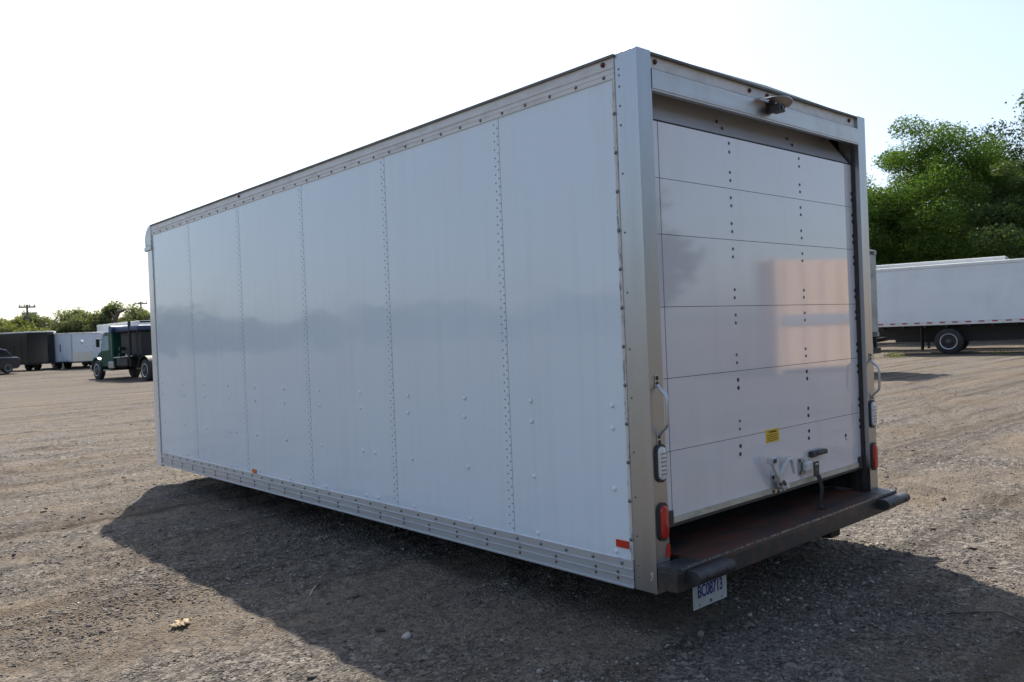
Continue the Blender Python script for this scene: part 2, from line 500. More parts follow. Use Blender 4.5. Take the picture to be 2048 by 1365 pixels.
def terrain(x, y):
    x = np.asarray(x, float); y = np.asarray(y, float)
    h = .45*sstep(42, 56, y)
    d = np.hypot(x, y-2)
    near = 1-sstep(14, 30, d)
    ca, sa = math.cos(R(28)), math.sin(R(28))
    a = x*ca+y*sa; b = -x*sa+y*ca
    h = h+.035*vnoise(x*.45, y*.45, 3)
    h = h+near*(.018*vnoise(a*.35, b*1.5, 7)+.013*vnoise(x*2.1, y*2.1, 11)+.014*vnoise(a*1.3, b*5, 5)+.026*vnoise(x*6, y*6, 17)*(.4+1.2*np.clip(vnoise(x*.8, y*.8, 41)+.4, 0, 1))+.020*vnoise(x*14, y*14, 23)*(.3+1.4*np.clip(vnoise(x*.7, y*.7, 43)+.4, 0, 1)))
    # wheel ruts left by trucks: two parallel grooves with raised shoulders
    def rut(h, ang, off, bend, dep):
        c, s_ = math.cos(ang), math.sin(ang)
        u = x*c+y*s_; v = -x*s_+y*c-off-bend*np.sin(u*.16)-.05*vnoise(u*.8, u*0, 51)
        for g in (-.95, .95):
            e = np.abs(v-g)
            m_ = .5+1.0*np.clip(vnoise(u*.35+g, u*0+g*3, 61)+.5, 0, 1)
            h = h+near*m_*dep*(-np.exp(-(e/.13)**2)+.75*np.exp(-((e-.24)/.09)**2)+.25*np.exp(-(e/.16)**2)*vnoise(u*9, v*4, 71))
        return h
    h = rut(h, R(58), 6.6, .5, .022)
    h = rut(h, R(28), -4.6, .8, .024)
    h = rut(h, R(10), 11.0, .6, .026)
    h = rut(h, R(80), -5.2, .5, .030)
    return h

def graded(lo, hi, step, far, grow=1.16):
    c = list(np.arange(lo, hi+1e-6, step))
    s_ = step; q = hi; up = []
    while q < far:
        s_ *= grow; q += s_; up.append(q)
    s_ = step; q = lo; dn = []
    while q > -far:
        s_ *= grow; q -= s_; dn.append(q)
    return np.array(dn[::-1]+c+up)

def build_ground():
    xs = graded(-5.5, 9.0, .042, 1500, 1.09); ys = graded(-2.6, 10.0, .042, 1500, 1.09)
    X, Y = np.meshgrid(xs, ys)
    Z = terrain(X, Y)
    # keep the sheet just under the body's bearers
    nx, ny = len(xs), len(ys)
    co = np.stack([X, Y, Z], -1).reshape(-1, 3).astype(np.float32)
    i = np.arange(nx*ny).reshape(ny, nx)
    q = np.stack([i[:-1, :-1], i[:-1, 1:], i[1:, 1:], i[1:, :-1]], -1).reshape(-1, 4).astype(np.int32)
    me = quads_mesh('ground', co, q, M['ground'], True)
    o = obj('ground', me)
    o['kind'] = 'structure'; o['label'] = 'dusty tan dirt and gravel yard surface'
    return o

def quads_mesh(name, co, q, mt, smooth=False):
    me = bpy.data.meshes.new(name)
    n = q.shape[1]
    me.vertices.add(len(co)); me.vertices.foreach_set('co', np.ascontiguousarray(co, np.float32).ravel())
    me.loops.add(q.size); me.loops.foreach_set('vertex_index', np.ascontiguousarray(q, np.int32).ravel())
    me.polygons.add(len(q))
    me.polygons.foreach_set('loop_start', np.arange(0, q.size, n, dtype=np.int32))
    me.polygons.foreach_set('loop_total', np.full(len(q), n, np.int32))
    me.update(calc_edges=True)
    me.validate()
    if smooth:
        me.polygons.foreach_set('use_smooth', np.ones(len(q), bool))
    me.materials.append(mt)
    return me
build_ground()

ICO = None
def ico():
    t = (1+5**.5)/2
    v = np.array([(-1, t, 0), (1, t, 0), (-1, -t, 0), (1, -t, 0), (0, -1, t), (0, 1, t), (0, -1, -t), (0, 1, -t), (t, 0, -1), (t, 0, 1), (-t, 0, -1), (-t, 0, 1)], float)
    v /= np.linalg.norm(v[0])
    f = np.array([(0, 11, 5), (0, 5, 1), (0, 1, 7), (0, 7, 10), (0, 10, 11), (1, 5, 9), (5, 11, 4), (11, 10, 2), (10, 7, 6), (7, 1, 8), (3, 9, 4), (3, 4, 2), (3, 2, 6), (3, 6, 8), (3, 8, 9), (4, 9, 5), (2, 4, 11), (6, 2, 10), (8, 6, 7), (9, 8, 1)])
    return v, f

def pebbles():
    rng = np.random.default_rng(5)
    OV = np.array([(1, 0, 0), (0, 1, 0), (-1, 0, 0), (0, -1, 0), (0, 0, 1), (0, 0, -1)], float)
    OF = np.array([(0, 1, 4), (1, 2, 4), (2, 3, 4), (3, 0, 4), (1, 0, 5), (2, 1, 5), (3, 2, 5), (0, 3, 5)])
    IV, IF = ico()
    CO = []; Q = []; base = [0]
    def scatter(n, x0, x1, y0, y1, s0, s1, clump, thr, V, F):
        x = rng.uniform(x0, x1, n*4); y = rng.uniform(y0, y1, n*4)
        k = vnoise(x*clump, y*clump, 31)+.6*vnoise(x*clump*2.7, y*clump*2.7, 37)+.5*rng.uniform(-.5, .5, n*4)
        keep = np.where(k > thr)[0][:n]
        x, y = x[keep], y[keep]
        n = len(x); m = len(V)
        S = s0+(s1-s0)*rng.uniform(0, 1, n)**3.2
        z = terrain(x, y)
        jit = rng.uniform(.72, 1.25, (n, m, 1))
        sc = np.stack([S*rng.uniform(.9, 1.6, n), S*rng.uniform(.7, 1.1, n), S*rng.uniform(.35, .75, n)], 1)
        v = V[None]*jit*sc[:, None, :]
        a = rng.uniform(0, 2*math.pi, n); c, s_ = np.cos(a)[:, None], np.sin(a)[:, None]
        tx = rng.uniform(-.3, .3, n)[:, None]
        X = v[..., 0]*c-v[..., 1]*s_; Y = v[..., 0]*s_+v[..., 1]*c
        Z = v[..., 2]+X*tx
        CO.append(np.stack([X+x[:, None], Y+y[:, None], Z+(z+sc[:, 2]*.25)[:, None]], -1).reshape(-1, 3))
        Q.append((F[None]+(np.arange(n)*m)[:, None, None]).reshape(-1, 3)+base[0])
        base[0] += n*m
    scatter(60000, -3.6, 1.8, -1.6, 4.2, .003, .011, 1.1, .02, OV, OF)
    scatter(30000, -3.6, 1.8, -1.6, 4.2, .003, .009, 1.6, -.6, OV, OF)
    scatter(9000, -3.8, 2.5, -1.8, 4.5, .007, .017, 1.1, .08, IV, IF)
    scatter(26000, -7, 9, -2, 14, .005, .014, .6, .0, OV, OF)
    scatter(4000, -9, 20, -2, 26, .008, .024, .5, -.3, OV, OF)
    scatter(700, -5, 5, -1.6, 9, .012, .030, .5, -.3, IV, IF)
    o = obj('gravel', quads_mesh('gravel', np.concatenate(CO), np.concatenate(Q), M['pebble']))
    o['kind'] = 'stuff'; o['label'] = 'loose grey and tan gravel scattered over the yard'; o['category'] = 'gravel'
pebbles()

# ------------------------------------------------------------------ the cargo body
ZB = .25
W, H, L = 2.5, 2.745, 7.28
body = thing('box_truck', 'large white box truck body with roll-up rear door in the foreground', 'truck')

class BB(MB):
    def mesh(s, name, mt, smooth=None, fix=True):
        s.v = [(x, y, z+ZB) for x, y, z in s.v]
        return MB.mesh(s, name, mt, smooth, fix)

# structure of the box
BB().box(.03, W-.03, .30, L-.12, .10, .138).build('floor', M['interior'], body)
BB().prism([(.02, 2.735), (W-.02, 2.735), (W-.02, 2.742), (W/2, 2.765), (.02, 2.742)], 1, .02, 7.10).build('roof', M['roofskin'], body)
BB().box(.121, W-.121, 7.285, 7.305, .0, 2.52).build('front_wall', M['panel'], body)
SEAMS = [.150, 1.066, 2.303, 3.538, 4.772, 6.005, 7.125]
for side in (0, 1):
    xo = 0.0 if side == 0 else W
    sg = 1 if side == 0 else -1
    BB().box(xo+sg*.010, xo+sg*.02, .14, 7.12, .12, 2.64).build('panel_backing', M['gap'], body)
    for i in range(6):
        a, b = SEAMS[i]+(.0024 if i else 0), SEAMS[i+1]-.0024
        rp_ = random.Random(200+i); ny, nz = 10, 20; pv = []; pf = []
        b1, b2, p1_, p2_ = rp_.uniform(-.0035, .0035), rp_.uniform(-.002, .002), rp_.uniform(0, 6), rp_.uniform(0, 6)
        for kz in range(nz+1):
            for ky in range(ny+1):
                u_, w_ = ky/ny, kz/nz
                dx = math.sin(math.pi*u_)*(b1*math.sin(math.pi*w_)+b2*math.sin(w_*9+p1_)+.0008*math.sin(w_*23+u_*5+p2_))
                pv.append((xo+sg*(.004-dx), a+(b-a)*u_, .128+2.504*w_))
        for kz in range(nz):
            for ky in range(ny):
                q_ = kz*(ny+1)+ky
                pf.append((q_, q_+1, q_+ny+2, q_+ny+1) if side else (q_, q_+ny+1, q_+ny+2, q_+1))
        nb = len(pv); pv += [(xo+sg*.0095, y_, z_) for y_, z_ in ((a, .128), (b, .128), (b, 2.632), (a, 2.632))]
        lo_ = list(range(ny+1)); hi_ = [nz*(ny+1)+k for k in range(ny+1)]
        lf_ = [k*(ny+1) for k in range(nz+1)]; rt_ = [k*(ny+1)+ny for k in range(nz+1)]
        pf += [tuple(lo_[::-1])+(nb, nb+1), tuple(hi_)+(nb+2, nb+3), tuple(lf_)+(nb+3, nb), tuple(rt_[::-1])+(nb+1, nb+2)]
        pn = BB().add(pv, pf).build('side_panel', M['panel'], body, smooth=30)
        if side == 0 and i < 5:
            # double staggered row of little rivets on the far side of the seam
            r = BB()
            s0 = SEAMS[i+1]
            rng = random.Random(i)
            for col, dy in ((0, .011), (1, .042)):
                for k in range(49):
                    z = .165+.05*k+.025*col
                    if z > 2.62: continue
                    y = s0+dy+rng.uniform(-.0012, .0012); z += rng.uniform(-.0015, .0015)
                    vv = [(.0046, y+.0052*math.cos(t), z+.0052*math.sin(t)) for t in [j*math.pi/3 for j in range(6)]]
                    vv += [(.0010, y+.0036*math.cos(t), z+.0036*math.sin(t)) for t in [j*math.pi/3 for j in range(6)]]
                    vv.append((-.0002, y, z))
                    r.add(vv, [(j, (j+1) % 6, 6+(j+1) % 6, 6+j) for j in range(6)]+[(6+j, 6+(j+1) % 6, 12) for j in range(6)])
            o = r.build('seam_rivets', M['rivet'], body, smooth=60)
            o['kind'] = 'stuff'

def dome_mesh(name, r, h, mt, ax, n=10):
    # dome pointing along -X (ax=0) or -Y (ax=1), at the origin
    b = MB(); vv = []; ff = []
    rings = [(r, 0), (r*.96, h*.35), (r*.7, h*.8), (r*.3, h)]
    for rr, hh in rings:
        for k in range(n):
            a = 2*math.pi*k/n
            p = (-hh, rr*math.cos(a), rr*math.sin(a)) if ax == 0 else (rr*math.cos(a), -hh, rr*math.sin(a))
            vv.append(p)
    for i in range(3):
        for k in range(n):
            ff.append((i*n+k, i*n+(k+1) % n, (i+1)*n+(k+1) % n, (i+1)*n+k))
    ff.append(tuple(range(3*n, 4*n)))
    return b.add(vv, ff).mesh(name, mt, 60)
dm_big = dome_mesh('dome_rivet', .0135, .008, M['dome'], 0)
dm_bolt = dome_mesh('bolt', .0105, .007, M['bolt'], 0)
dm_rust = dome_mesh('rusty_bolt', .0085, .006, M['rust'], 0)
dm_small = dome_mesh('small_rivet', .006, .004, M['bolt'], 0, 8)
dm_door = dome_mesh('door_rivet', .0095, .005, M['bolt'], 1)
dm_hole = dome_mesh('door_bolt', .0125, .004, M['hole'], 1)

# large dome rivets on the lower side (positions follow the photograph's three rows)
rows = {.935: (.256, .882, 1.498, 2.128, 2.759, 3.386, 4.012, 4.591, 5.198, 5.788, 6.359, 7.02),
        .815: (.259, .881, 1.506, 2.135, 2.761, 3.38, 4.013, 4.59, 5.174, 5.78, 6.36, 7.02),
        .495: (.262, .875, 1.492, 2.112, 2.579, 2.745, 3.376, 3.996, 4.582, 5.033, 5.173, 5.76, 6.353, 6.98),
        .165: (.265, .864, 1.483, 2.106, 2.564, 2.722, 3.339, 3.955, 4.554, 5.04, 5.18, 5.75, 6.34, 6.97)}
for z, ys in rows.items():
    for k, y in enumerate(ys):
        dz = .009*math.sin(k*1.7)*.4
        obj('dome_rivet', dm_big, body, (.004, y, z+dz+ZB))

# bottom rail with two ridges and a lip
prof = [(.010, -.006), (-.012, -.006), (-.012, .002), (-.004, .004), (-.004, .042), (-.010, .044), (-.010, .049), (-.004, .051), (-.004, .084),
        (-.010, .086), (-.010, .091), (-.004, .093), (-.003, .136), (.002, .139), (.010, .139)]
brail = BB().prism(prof, 1, .148, 7.13).build('bottom_rail', M['alu'], body)
BB().prism([(W-x, z) for x, z in prof[::-1]], 1, .148, 7.13).build('bottom_rail', M['alu'], body)
for k in range(35):
    y = .225+.2035*k
    if y < 7.1: obj('bolt', dm_bolt, brail, (-.0035, y, .113+ZB))
for k in range(24):
    y = .254 if k == 0 else .411+.3035*(k-1)
    if y > 7.1: continue
    for z in (.062, .030):
        obj('bolt', dm_rust if k < 7 else dm_bolt, brail, (-.0035, y, z+ZB))
# top rail
tprof = [(.012, 2.622), (-.003, 2.622), (-.003, 2.646), (-.0055, 2.648), (-.0055, 2.652), (-.003, 2.654), (-.003, 2.672), (-.008, 2.676), (-.004, 2.68), (-.004, 2.728), (.012, 2.728)]
trail = BB().prism(tprof, 1, .148, 7.12).build('top_rail', M['railw'], body)
BB().prism([(W-x, z) for x, z in tprof[::-1]], 1, .148, 7.12).build('top_rail', M['railw'], body)
for xs_ in ((-.016, .03), (W-.03, W+.016)):
    BB().prism([(xs_[0], 2.728), (xs_[1], 2.728), (xs_[1], 2.742), ((xs_[0]+xs_[1])/2, 2.748), (xs_[0], 2.742)], 1, .146, 7.13).build('roof_edge', M['roofedge'], body)
for k in range(35):
    y = .218+.2005*k
    if y < 7.1: obj('bolt', dm_bolt, trail, (-.003, y, 2.640+ZB))
def marker(name, loc, ax, r=.0135):
    b = MB()
    b.lathe([(0, r*1.0), (-.006, r), (-.012, r*.75), (-.015, r*.35)] if True else [], 0 if ax == 0 else 1, (0, 0, 0), 14)
    return obj(name, b.mesh(name, M['dkred'], 60), body, (loc[0], loc[1], loc[2]+ZB))
marker('marker_light', (-.004, .218, 2.706), 0)
marker('marker_light', (-.004, 4.72, 2.706), 0)

# front corner posts: flat, then rounded to the front, with a grey cast cap on top
def arc(cx, cy, r, a0, a1, n):
    return [(cx+r*math.cos(R(a0+(a1-a0)*k/n)), cy+r*math.sin(R(a0+(a1-a0)*k/n))) for k in range(n+1)]
NOSE = [(7.125, 2.50), (7.335, 2.50)]+[(7.12+.225*math.cos(R(a)), 2.565+.185*math.sin(R(a))) for a in range(0, 91, 10)]
for side in (0, 1):
    pr = [(-.004, 7.132)]+arc(.096, 7.27, .10, 180, 90, 8)+[(.12, 7.37), (.12, 7.34)]+[(.03, 7.20), (.03, 7.132)]
    if side: pr = [(W-x, y) for x, y in pr][::-1]
    BB().prism(pr, 2, -.03, 2.50).build('front_post', M['whitep'], body, smooth=40)
    x0, x1 = (-.012, .16) if not side else (W-.16, W+.012)
    cp = BB().prism(NOSE, 0, x0, x1).build('corner_cap', M['alud'], body, smooth=30, bevel=.012)
    BB().box(x0-.006, x1+.006, 7.124, 7.355, 2.455, 2.505).build('cap_band', M['alud'], cp, bevel=.008)
# front nose roll
BB().prism([(7.05, 2.60)]+[(y-.012, z-.012) for y, z in NOSE[1:]]+[(7.05, 2.738)], 0, .162, W-.162).build('front_nose', M['alud'], body, smooth=40)
# narrow edge trim where the side meets the front post
ft = BB().box(-.006, .01, 7.118, 7.134, .0, 2.62).build('edge_trim', M['alud'], body)
for k in range(13):
    obj('bolt', dm_small, ft, (-.006, 7.126, .15+.2*k+ZB))

# rear posts
for side in (0, 1):
    pr = [(0, 0), (.112, 0), (.112, .056), (.108, .056), (.108, .145), (0, .145)]
    if side: pr = [(W-x, y) for x, y in pr][::-1]
    nm = BB().prism(pr, 2, -.008, H).build('rear_post', M['steel'], body, bevel=.010, seg=3)
    if side == 0: lpost = nm
    # dark jamb seal along the opening
    x = .115 if side == 0 else W-.115
    BB().box(*sorted((x-.002, x+(.010 if side == 0 else -.010))), .034, .052, .16, 2.52).build('jamb_seal', M['blackrub'], body)
# peeling sealant strip with bolts along the left post
rngc = random.Random(8)
vv = []; ff = []
n = 160
for k in range(n+1):
    z = .142+(2.620-.142)*k/n
    a = .1455; b = .166+rngc.uniform(-.0035, .0025)
    vv += [(.002, a, z), (-.0035, a+.001, z), (-.0035-rngc.uniform(0, .0015), b-.002, z), (.002, b, z)]
for k in range(n):
    for j in range(3):
        ff.append((k*4+j, k*4+j+1, (k+1)*4+j+1, (k+1)*4+j))
strip = BB().add(vv, ff).build('sealant_strip', M['caulk'], body)
for k in range(12):
    obj('bolt', dm_bolt, strip, (-.004, .156, 2.441-.1995*k+ZB))
for k, z in enumerate((2.66, 2.63, 2.572, 2.473, 2.375, 2.128, 1.827, 1.52, 1.23, .98, .70, .47, .27, .12, .06)):
    obj('rivet', dm_small, lpost, (0, .119, z+ZB))
# chalk scribble low on the post side
BB().tube([(-.001, .030, .085), (-.001, .022, .092), (-.001, .032, .098), (-.001, .036, .088), (-.001, .026, .076), (-.001, .030, .068), (-.001, .037, .060), (-.001, .033, .055)], .0016, 5).build('chalk_mark', M['chalk'], lpost)

# header
hp = [(.0, 2.545), (.0, 2.552), (-.004, 2.555), (-.004, 2.652), (.020, 2.668), (.030, 2.668), (.030, 2.545)]
BB().prism(hp, 0, .114, W-.114).build('header_beam', M['hdr'], body)
BB().box(.114, W-.114, .022, .030, 2.668, 2.728).build('header_strip', M['railw'], body)
BB().prism([(.0, 2.728), (.12, 2.728), (.12, 2.745), (.01, 2.744), (.0, 2.740)], 0, .114, W-.114).build('roof_edge', M['roofedge'], body)
BB().box(.114, W-.114, .030, .12, 2.70, 2.724).build('header_soffit', M['interior'], body)
for x in (.17, 1.055, 1.25, W-.20):
    marker('marker_light', (x, .022, 2.702), 1)
# backup camera with a curved visor
cm = BB().box(1.205, 1.275, -.085, -.020, 2.585, 2.632).build('backup_camera', M['camblk'], body, bevel=.006)
lens_ = MB().lathe([(0, .018), (-.006, .018), (-.008, .013), (-.004, .010)], 1, (0, 0, 0), 14)
obj('camera_lens', lens_.mesh('camera_lens', M['dkglass'], 50), cm, (1.24, -.085, 2.608+ZB))
vis = BB(); vv = []; ff = []
for k in range(11):
    t = -1+2*k/10
    x = 1.24+.15*t; z = 2.676-.018*t*t
    dpt = .125*math.sqrt(max(0, 1-t*t*.9))
    for y, zz in ((.0, z), (-dpt, z-.012), (-dpt, z-.016), (.0, z-.004)):
        vv.append((x, y, zz))
for k in range(10):
    for j in range(4):
        ff.append((k*4+j, k*4+(j+1) % 4, (k+1)*4+(j+1) % 4, (k+1)*4+j))
ff += [(3, 2, 1, 0), (40, 41, 42, 43)]
vis.add(vv, ff).build('camera_visor', M['hdr'], cm, smooth=40)
BB().box(1.225, 1.255, -.03, -.003, 2.590, 2.665).build('camera_bracket', M['camblk'], cm)

# roll-up door
YD = .055
DZ = [.336, .682, 1.065, 1.441, 1.822, 2.117, 2.413]
door = BB().box(.116, W-.116, YD+.008, YD+.028, .31, 2.424).build('roll_up_door', M['gap'], body)
for i in range(6):
    z0, z1 = DZ[i]+(.0015 if i else 0), DZ[i+1]-.0015
    BB().box(.222, 2.318, YD, YD+.0075, z0, z1).build('door_panel', M['door'], door)
    BB().box(.118, .2155, YD+.0005, YD+.0075, z0, z1).build('door_end_stile', M['door'], door)
    BB().box(2.3215, W-.118, YD+.0005, YD+.0075, z0, z1).build('door_end_stile', M['door'], door)
# the top section has started to roll back under the header
tp = MB()
def slab(y0, z0, y1, z1, th, x0, x1):
    d = Vector((0, y1-y0, z1-z0)).normalized(); nn = Vector((0, d.z, -d.y))*th
    p = [(y0, z0), (y1, z1), (y1+nn.y, z1+nn.z), (y0+nn.y, z0+nn.z)]
    return BB().prism(p, 0, x0, x1)
slab(YD+.008, 2.426, YD+.165, 2.64, .02, .14, W-.14).build('door_panel', M['door'], door)
for zc in DZ[1:6]:
    for xi, x in enumerate((.876, 1.665)):
        for j, dz in enumerate((-.098, -.052, .048, .094)):
            big = (xi == 0 and zc in (1.065,) and dz < 0) or (zc == .682 and xi == 1)
            obj('door_bolt', dm_hole if (big or (j < 2 and zc < 1.1)) else dm_door, door, (x+random.Random(int(zc*99)+j).uniform(-.004, .004), YD, zc+dz+ZB))
    for dz in (-.10, -.055, .05, .095):
        obj('door_bolt', dm_hole, door, (2.372, YD+.0005, zc+dz+ZB))
for x in (.876, 1.665):
    for dz in (-.035, -.085):
        obj('door_bolt', dm_door, door, (x, YD, 2.413+dz+ZB))
    for t in (.2, .42):
        obj('door_bolt', dm_hole, door, (x-.01, YD+.008+.157*t-.004, 2.426+.214*t+ZB))
obj('door_bolt', dm_hole, door, (2.16, YD, .545+ZB)); obj('door_bolt', dm_small, door, (2.16, YD, .52+ZB))
BB().box(.20, 2.34, YD-.006, YD+.012, .305, .335).build('door_bottom_rail', M['doorcream'], door)
BB().box(.13, 2.37, YD+.002, YD+.022, .285, .3045).build('door_bottom_seal', M['blackrub'], door)
for x0, x1 in ((.125, .215), (2.325, 2.378)):
    cb = BB().box(x0, x1, YD-.012, YD+.002, .290, .375).build('corner_bracket', M['blackmet'], door, bevel=.004)
# warning sticker
stk = BB().box(1.150, 1.300, YD-.0015, YD-.0002, .612, .690).build('warning_sticker', M['yellow'], door)

def text_mesh(txt, size, mt, extr=.0006, bold=0.):
    cu = bpy.data.curves.new('lettering', 'FONT')
    cu.body = txt; cu.size = size; cu.extrude = extr; cu.offset = bold; cu.align_x = 'CENTER'; cu.align_y = 'CENTER'
    ob = bpy.data.objects.new('tmp', cu); COL.objects.link(ob)
    dg = bpy.context.evaluated_depsgraph_get()
    me = bpy.data.meshes.new_from_object(ob.evaluated_get(dg))
    bpy.data.objects.remove(ob, do_unlink=True)
    me.materials.clear(); me.materials.append(mt); me.name = 'lettering'
    return me
def text(name, txt, size, mt, parent, loc, sx=1.0, bold=0.):
    o = obj(name, text_mesh(txt, size, mt, .0006, bold), parent, loc, (R(90), 0, 0))
    o.scale = (sx, 1, 1)
    return o
text('sticker_lettering', 'WARNING', .018, M['ink'], stk, (1.228, YD-.0022, .675+ZB), 1.0)
ln = BB()
for k in range(4):
    ln.box(1.165, 1.285-.012*(k % 2), YD-.0022, YD-.0016, .655-.011*k, .6585-.011*k)
ln.build('sticker_print', M['ink'], stk)

# latch
def bar(p0, p1, w, th, mb=None):
    mb = mb or BB()
    p0 = Vector(p0); p1 = Vector(p1); d = (p1-p0).normalized()
    s_ = d.cross(Vector((0, 1, 0))).normalized()*w/2; t = Vector((0, th/2, 0))
    a = [p0-s_-t, p0+s_-t, p0+s_+t, p0-s_+t, p1-s_-t, p1+s_-t, p1+s_+t, p1-s_+t]
    return mb.add(a, [(0, 1, 2, 3), (7, 6, 5, 4), (0, 4, 5, 1), (1, 5, 6, 2), (2, 6, 7, 3), (3, 7, 4, 0)])
lt = BB().box(1.185, 1.320, YD-.010, YD-.0002, .300, .415).build('door_latch', M['alud'], door, bevel=.003)
bar((1.270, YD-.045, .325), (1.120, YD-.055, .515), .040, .018).build('latch_lever', M['latch'], lt, bevel=.005)
BB().box(1.100, 1.150, YD-.070, YD-.030, .495, .535).build('latch_grip', M['latch'], lt, bevel=.006)
hk = BB()
hk.tube([(1.240, YD-.03, .400), (1.275, YD-.035, .455), (1.315, YD-.04, .495), (1.350, YD-.04, .500), (1.375, YD-.04, .475), (1.385, YD-.04, .430), (1.395, YD-.04, .400)], [.014, .015, .015, .014, .013, .011, .008], 8)
hk.build('latch_hook', M['latch'], lt, smooth=50)
BB().tube([(1.270, YD-.05, .345), (1.235, YD-.055, .375), (1.21, YD-.05, .36)], [.016, .013, .010], 8).build('latch_cam', M['rust'], lt, smooth=50)
BB().box(1.106, 1.144, YD-.0715, YD-.069, .503, .527).build('grip_recess_shade', M['hole'], lt)  # dark plate on the grip face, coloured as the shade of a recess
obj('latch_pivot', MB().lathe([(0, .026), (-.045, .026), (-.050, .020), (-.060, .016)], 1, (0, 0, 0), 16).mesh('latch_pivot', M['latch'], 40), lt, (1.270, YD-.010, .345+ZB))
for x, z in ((1.20, .315), (1.305, .315), (1.20, .40), (1.255, .308)):
    obj('bolt', dm_hole, lt, (x, YD-.010, z+ZB))
kp = BB().box(1.510, 1.585, YD-.008, YD-.0002, .365, .475).build('latch_keeper', M['alud'], door, bevel=.003)
BB().box(1.545, 1.625, YD-.040, YD-.008, .385, .45).build('keeper_hook', M['latch'], kp, bevel=.012)
for z in (.382, .458):
    obj('bolt', dm_hole, kp, (1.525, YD-.008, z+ZB))
ph = BB().box(1.645, 1.70, YD-.035, YD-.0002, .462, .500).build('pull_handle', M['blackrub'], door, bevel=.006)
BB().box(1.695, 1.830, YD-.042, YD-.004, .468, .500).build('handle_grip', M['blackrub'], ph, bevel=.010)
st = BB().box(1.622, 1.690, YD-.050, YD-.042, .345, .440).build('pull_strap', M['blackrub'], door, bevel=.004)
sb = BB(); path = [(1.656, -.004, .352), (1.668, -.012, .31), (1.672, -.018, .26), (1.660, -.014, .20), (1.650, -.012, .165), (1.655, -.03, .150), (1.668, -.045, .147)]
for k in range(len(path)-1):
    p0, p1 = path[k], path[k+1]
    w0 = .024
    sb.add([(p0[0]-w0, p0[1], p0[2]), (p0[0]+w0, p0[1], p0[2]), (p1[0]+w0, p1[1], p1[2]), (p1[0]-w0, p1[1], p1[2]),
            (p0[0]-w0, p0[1]+.004, p0[2]), (p0[0]+w0, p0[1]+.004, p0[2]), (p1[0]+w0, p1[1]+.004, p1[2]), (p1[0]-w0, p1[1]+.004, p1[2])],
           [(0, 1, 2, 3), (7, 6, 5, 4), (0, 4, 5, 1), (3, 2, 6, 7), (0, 3, 7, 4), (1, 5, 6, 2)])
sb.build('strap_webbing', M['webbing'], st)
for z in (.425,):
    BB().box(1.638, 1.674, YD-.052, YD-.0501, .420, .428).build('strap_slot', M['latch'], st)
obj('bolt', dm_door, st, (1.656, YD-.050, .385+ZB))

# lights, handles, reflectors
for side, xc in ((0, .060), (1, W-.058)):
    for kind, zc in (('reversing_light', .648), ('tail_light', .350)):
        gk = BB()
        zc2 = zc+(.02 if side else 0)
        o_ = stadium(xc, zc2, .080, .196); gk.prism(o_, 1, -.012, .0)
        lt_ = gk.build(kind, M['blackrub'], body, smooth=40)
        lb = BB(); n = 18
        r0 = stadium(xc, zc2, .058, .172); r1 = stadium(xc, zc2, .052, .166); r2_ = stadium(xc, zc2, .034, .148)
        m_ = len(r0)
        vv = [(x, -.011, z) for x, z in r0]+[(x, -.022, z) for x, z in r1]+[(x, -.026, z) for x, z in r2_]
        ff = [(i*m_+k, i*m_+(k+1) % m_, (i+1)*m_+(k+1) % m_, (i+1)*m_+k) for i in range(2) for k in range(m_)]+[tuple(range(2*m_, 3*m_))]
        lb.add(vv, ff).build('light_lens', M['redlens'] if kind == 'tail_light' else M['clearlens'], lt_, smooth=50)
        if kind == 'reversing_light':
            for k in range(6):
                BB().box(xc-.021, xc+.021, -.0275, -.0255, zc2-.058+.021*k, zc2-.0515+.021*k).build('lens_rib', M['lensrib'], lt_)
    x = .055 if side == 0 else W-.055
    hb = BB()
    hb.tube([(x, -.006, 1.045), (x, -.018, 1.030), (x, -.052, 1.000), (x, -.060, .985), (x, -.060, .850), (x, -.052, .835), (x, -.018, .805), (x, -.006, .790)], .0080, 10)
    h_ = hb.build('grab_handle', M['handle'], body, smooth=60)
    BB().box(x-.013, x+.013, -.006, -.0002, 1.035, 1.095).build('handle_tab', M['handle'], h_, bevel=.002)
    BB().box(x-.013, x+.013, -.006, -.0002, .740, .800).build('handle_tab', M['handle'], h_, bevel=.002)
    for z in (1.08, 1.052, .783, .755):
        obj('bolt', dm_hole, h_, (x, -.006, z+ZB))
BB().box(-.003, .0018, .175, .262, .193, .232).build('side_reflector', M['redrefl'], body, bevel=.001)
BB().box(-.003, .0018, 4.622, 4.705, .140, .175).build('side_reflector', M['orangerefl'], body, bevel=.001)
BB().prism([(.078, .165), (.110, .165), (.110, .225), (.100, .232), (.090, .215)], 1, -.006, -.0003).build('corner_reflector', M['redrefl'], body)

# rear step bumper
bp = BB().box(.0, W, -.125, -.005, .020, .120).build('rear_bumper', M['blackmet'], body, bevel=.006)
BB().box(.215, W-.21, -.128, .30, .1205, .140).build('step_deck', M['deck'], bp)
for x0, x1 in ((.0, .212), (W-.207, W)):
    de = BB().box(x0, x1, -.128, -.004, .1205, .142).build('step_end_plate', M['deckend'], bp)
    tr = BB()
    for i in range(7):
        for j in range(4):
            cx, cy = x0+.02+.028*i+(.014 if j % 2 else 0), -.112+.028*j
            if cx > x1-.012: continue
            s_ = 1 if (i+j) % 2 else -1
            d1 = Vector((.009, .009*s_, 0)); d2 = Vector((-.003*s_, .003, 0))
            c_ = Vector((cx, cy, .142))
            tr.add([c_+d1, c_+d2, c_-d1, c_-d2, c_+Vector((0, 0, .0022))], [(0, 1, 4), (1, 2, 4), (2, 3, 4), (3, 0, 4)])
    o = tr.build('diamond_tread', M['deckend'], de); o['kind'] = 'stuff'
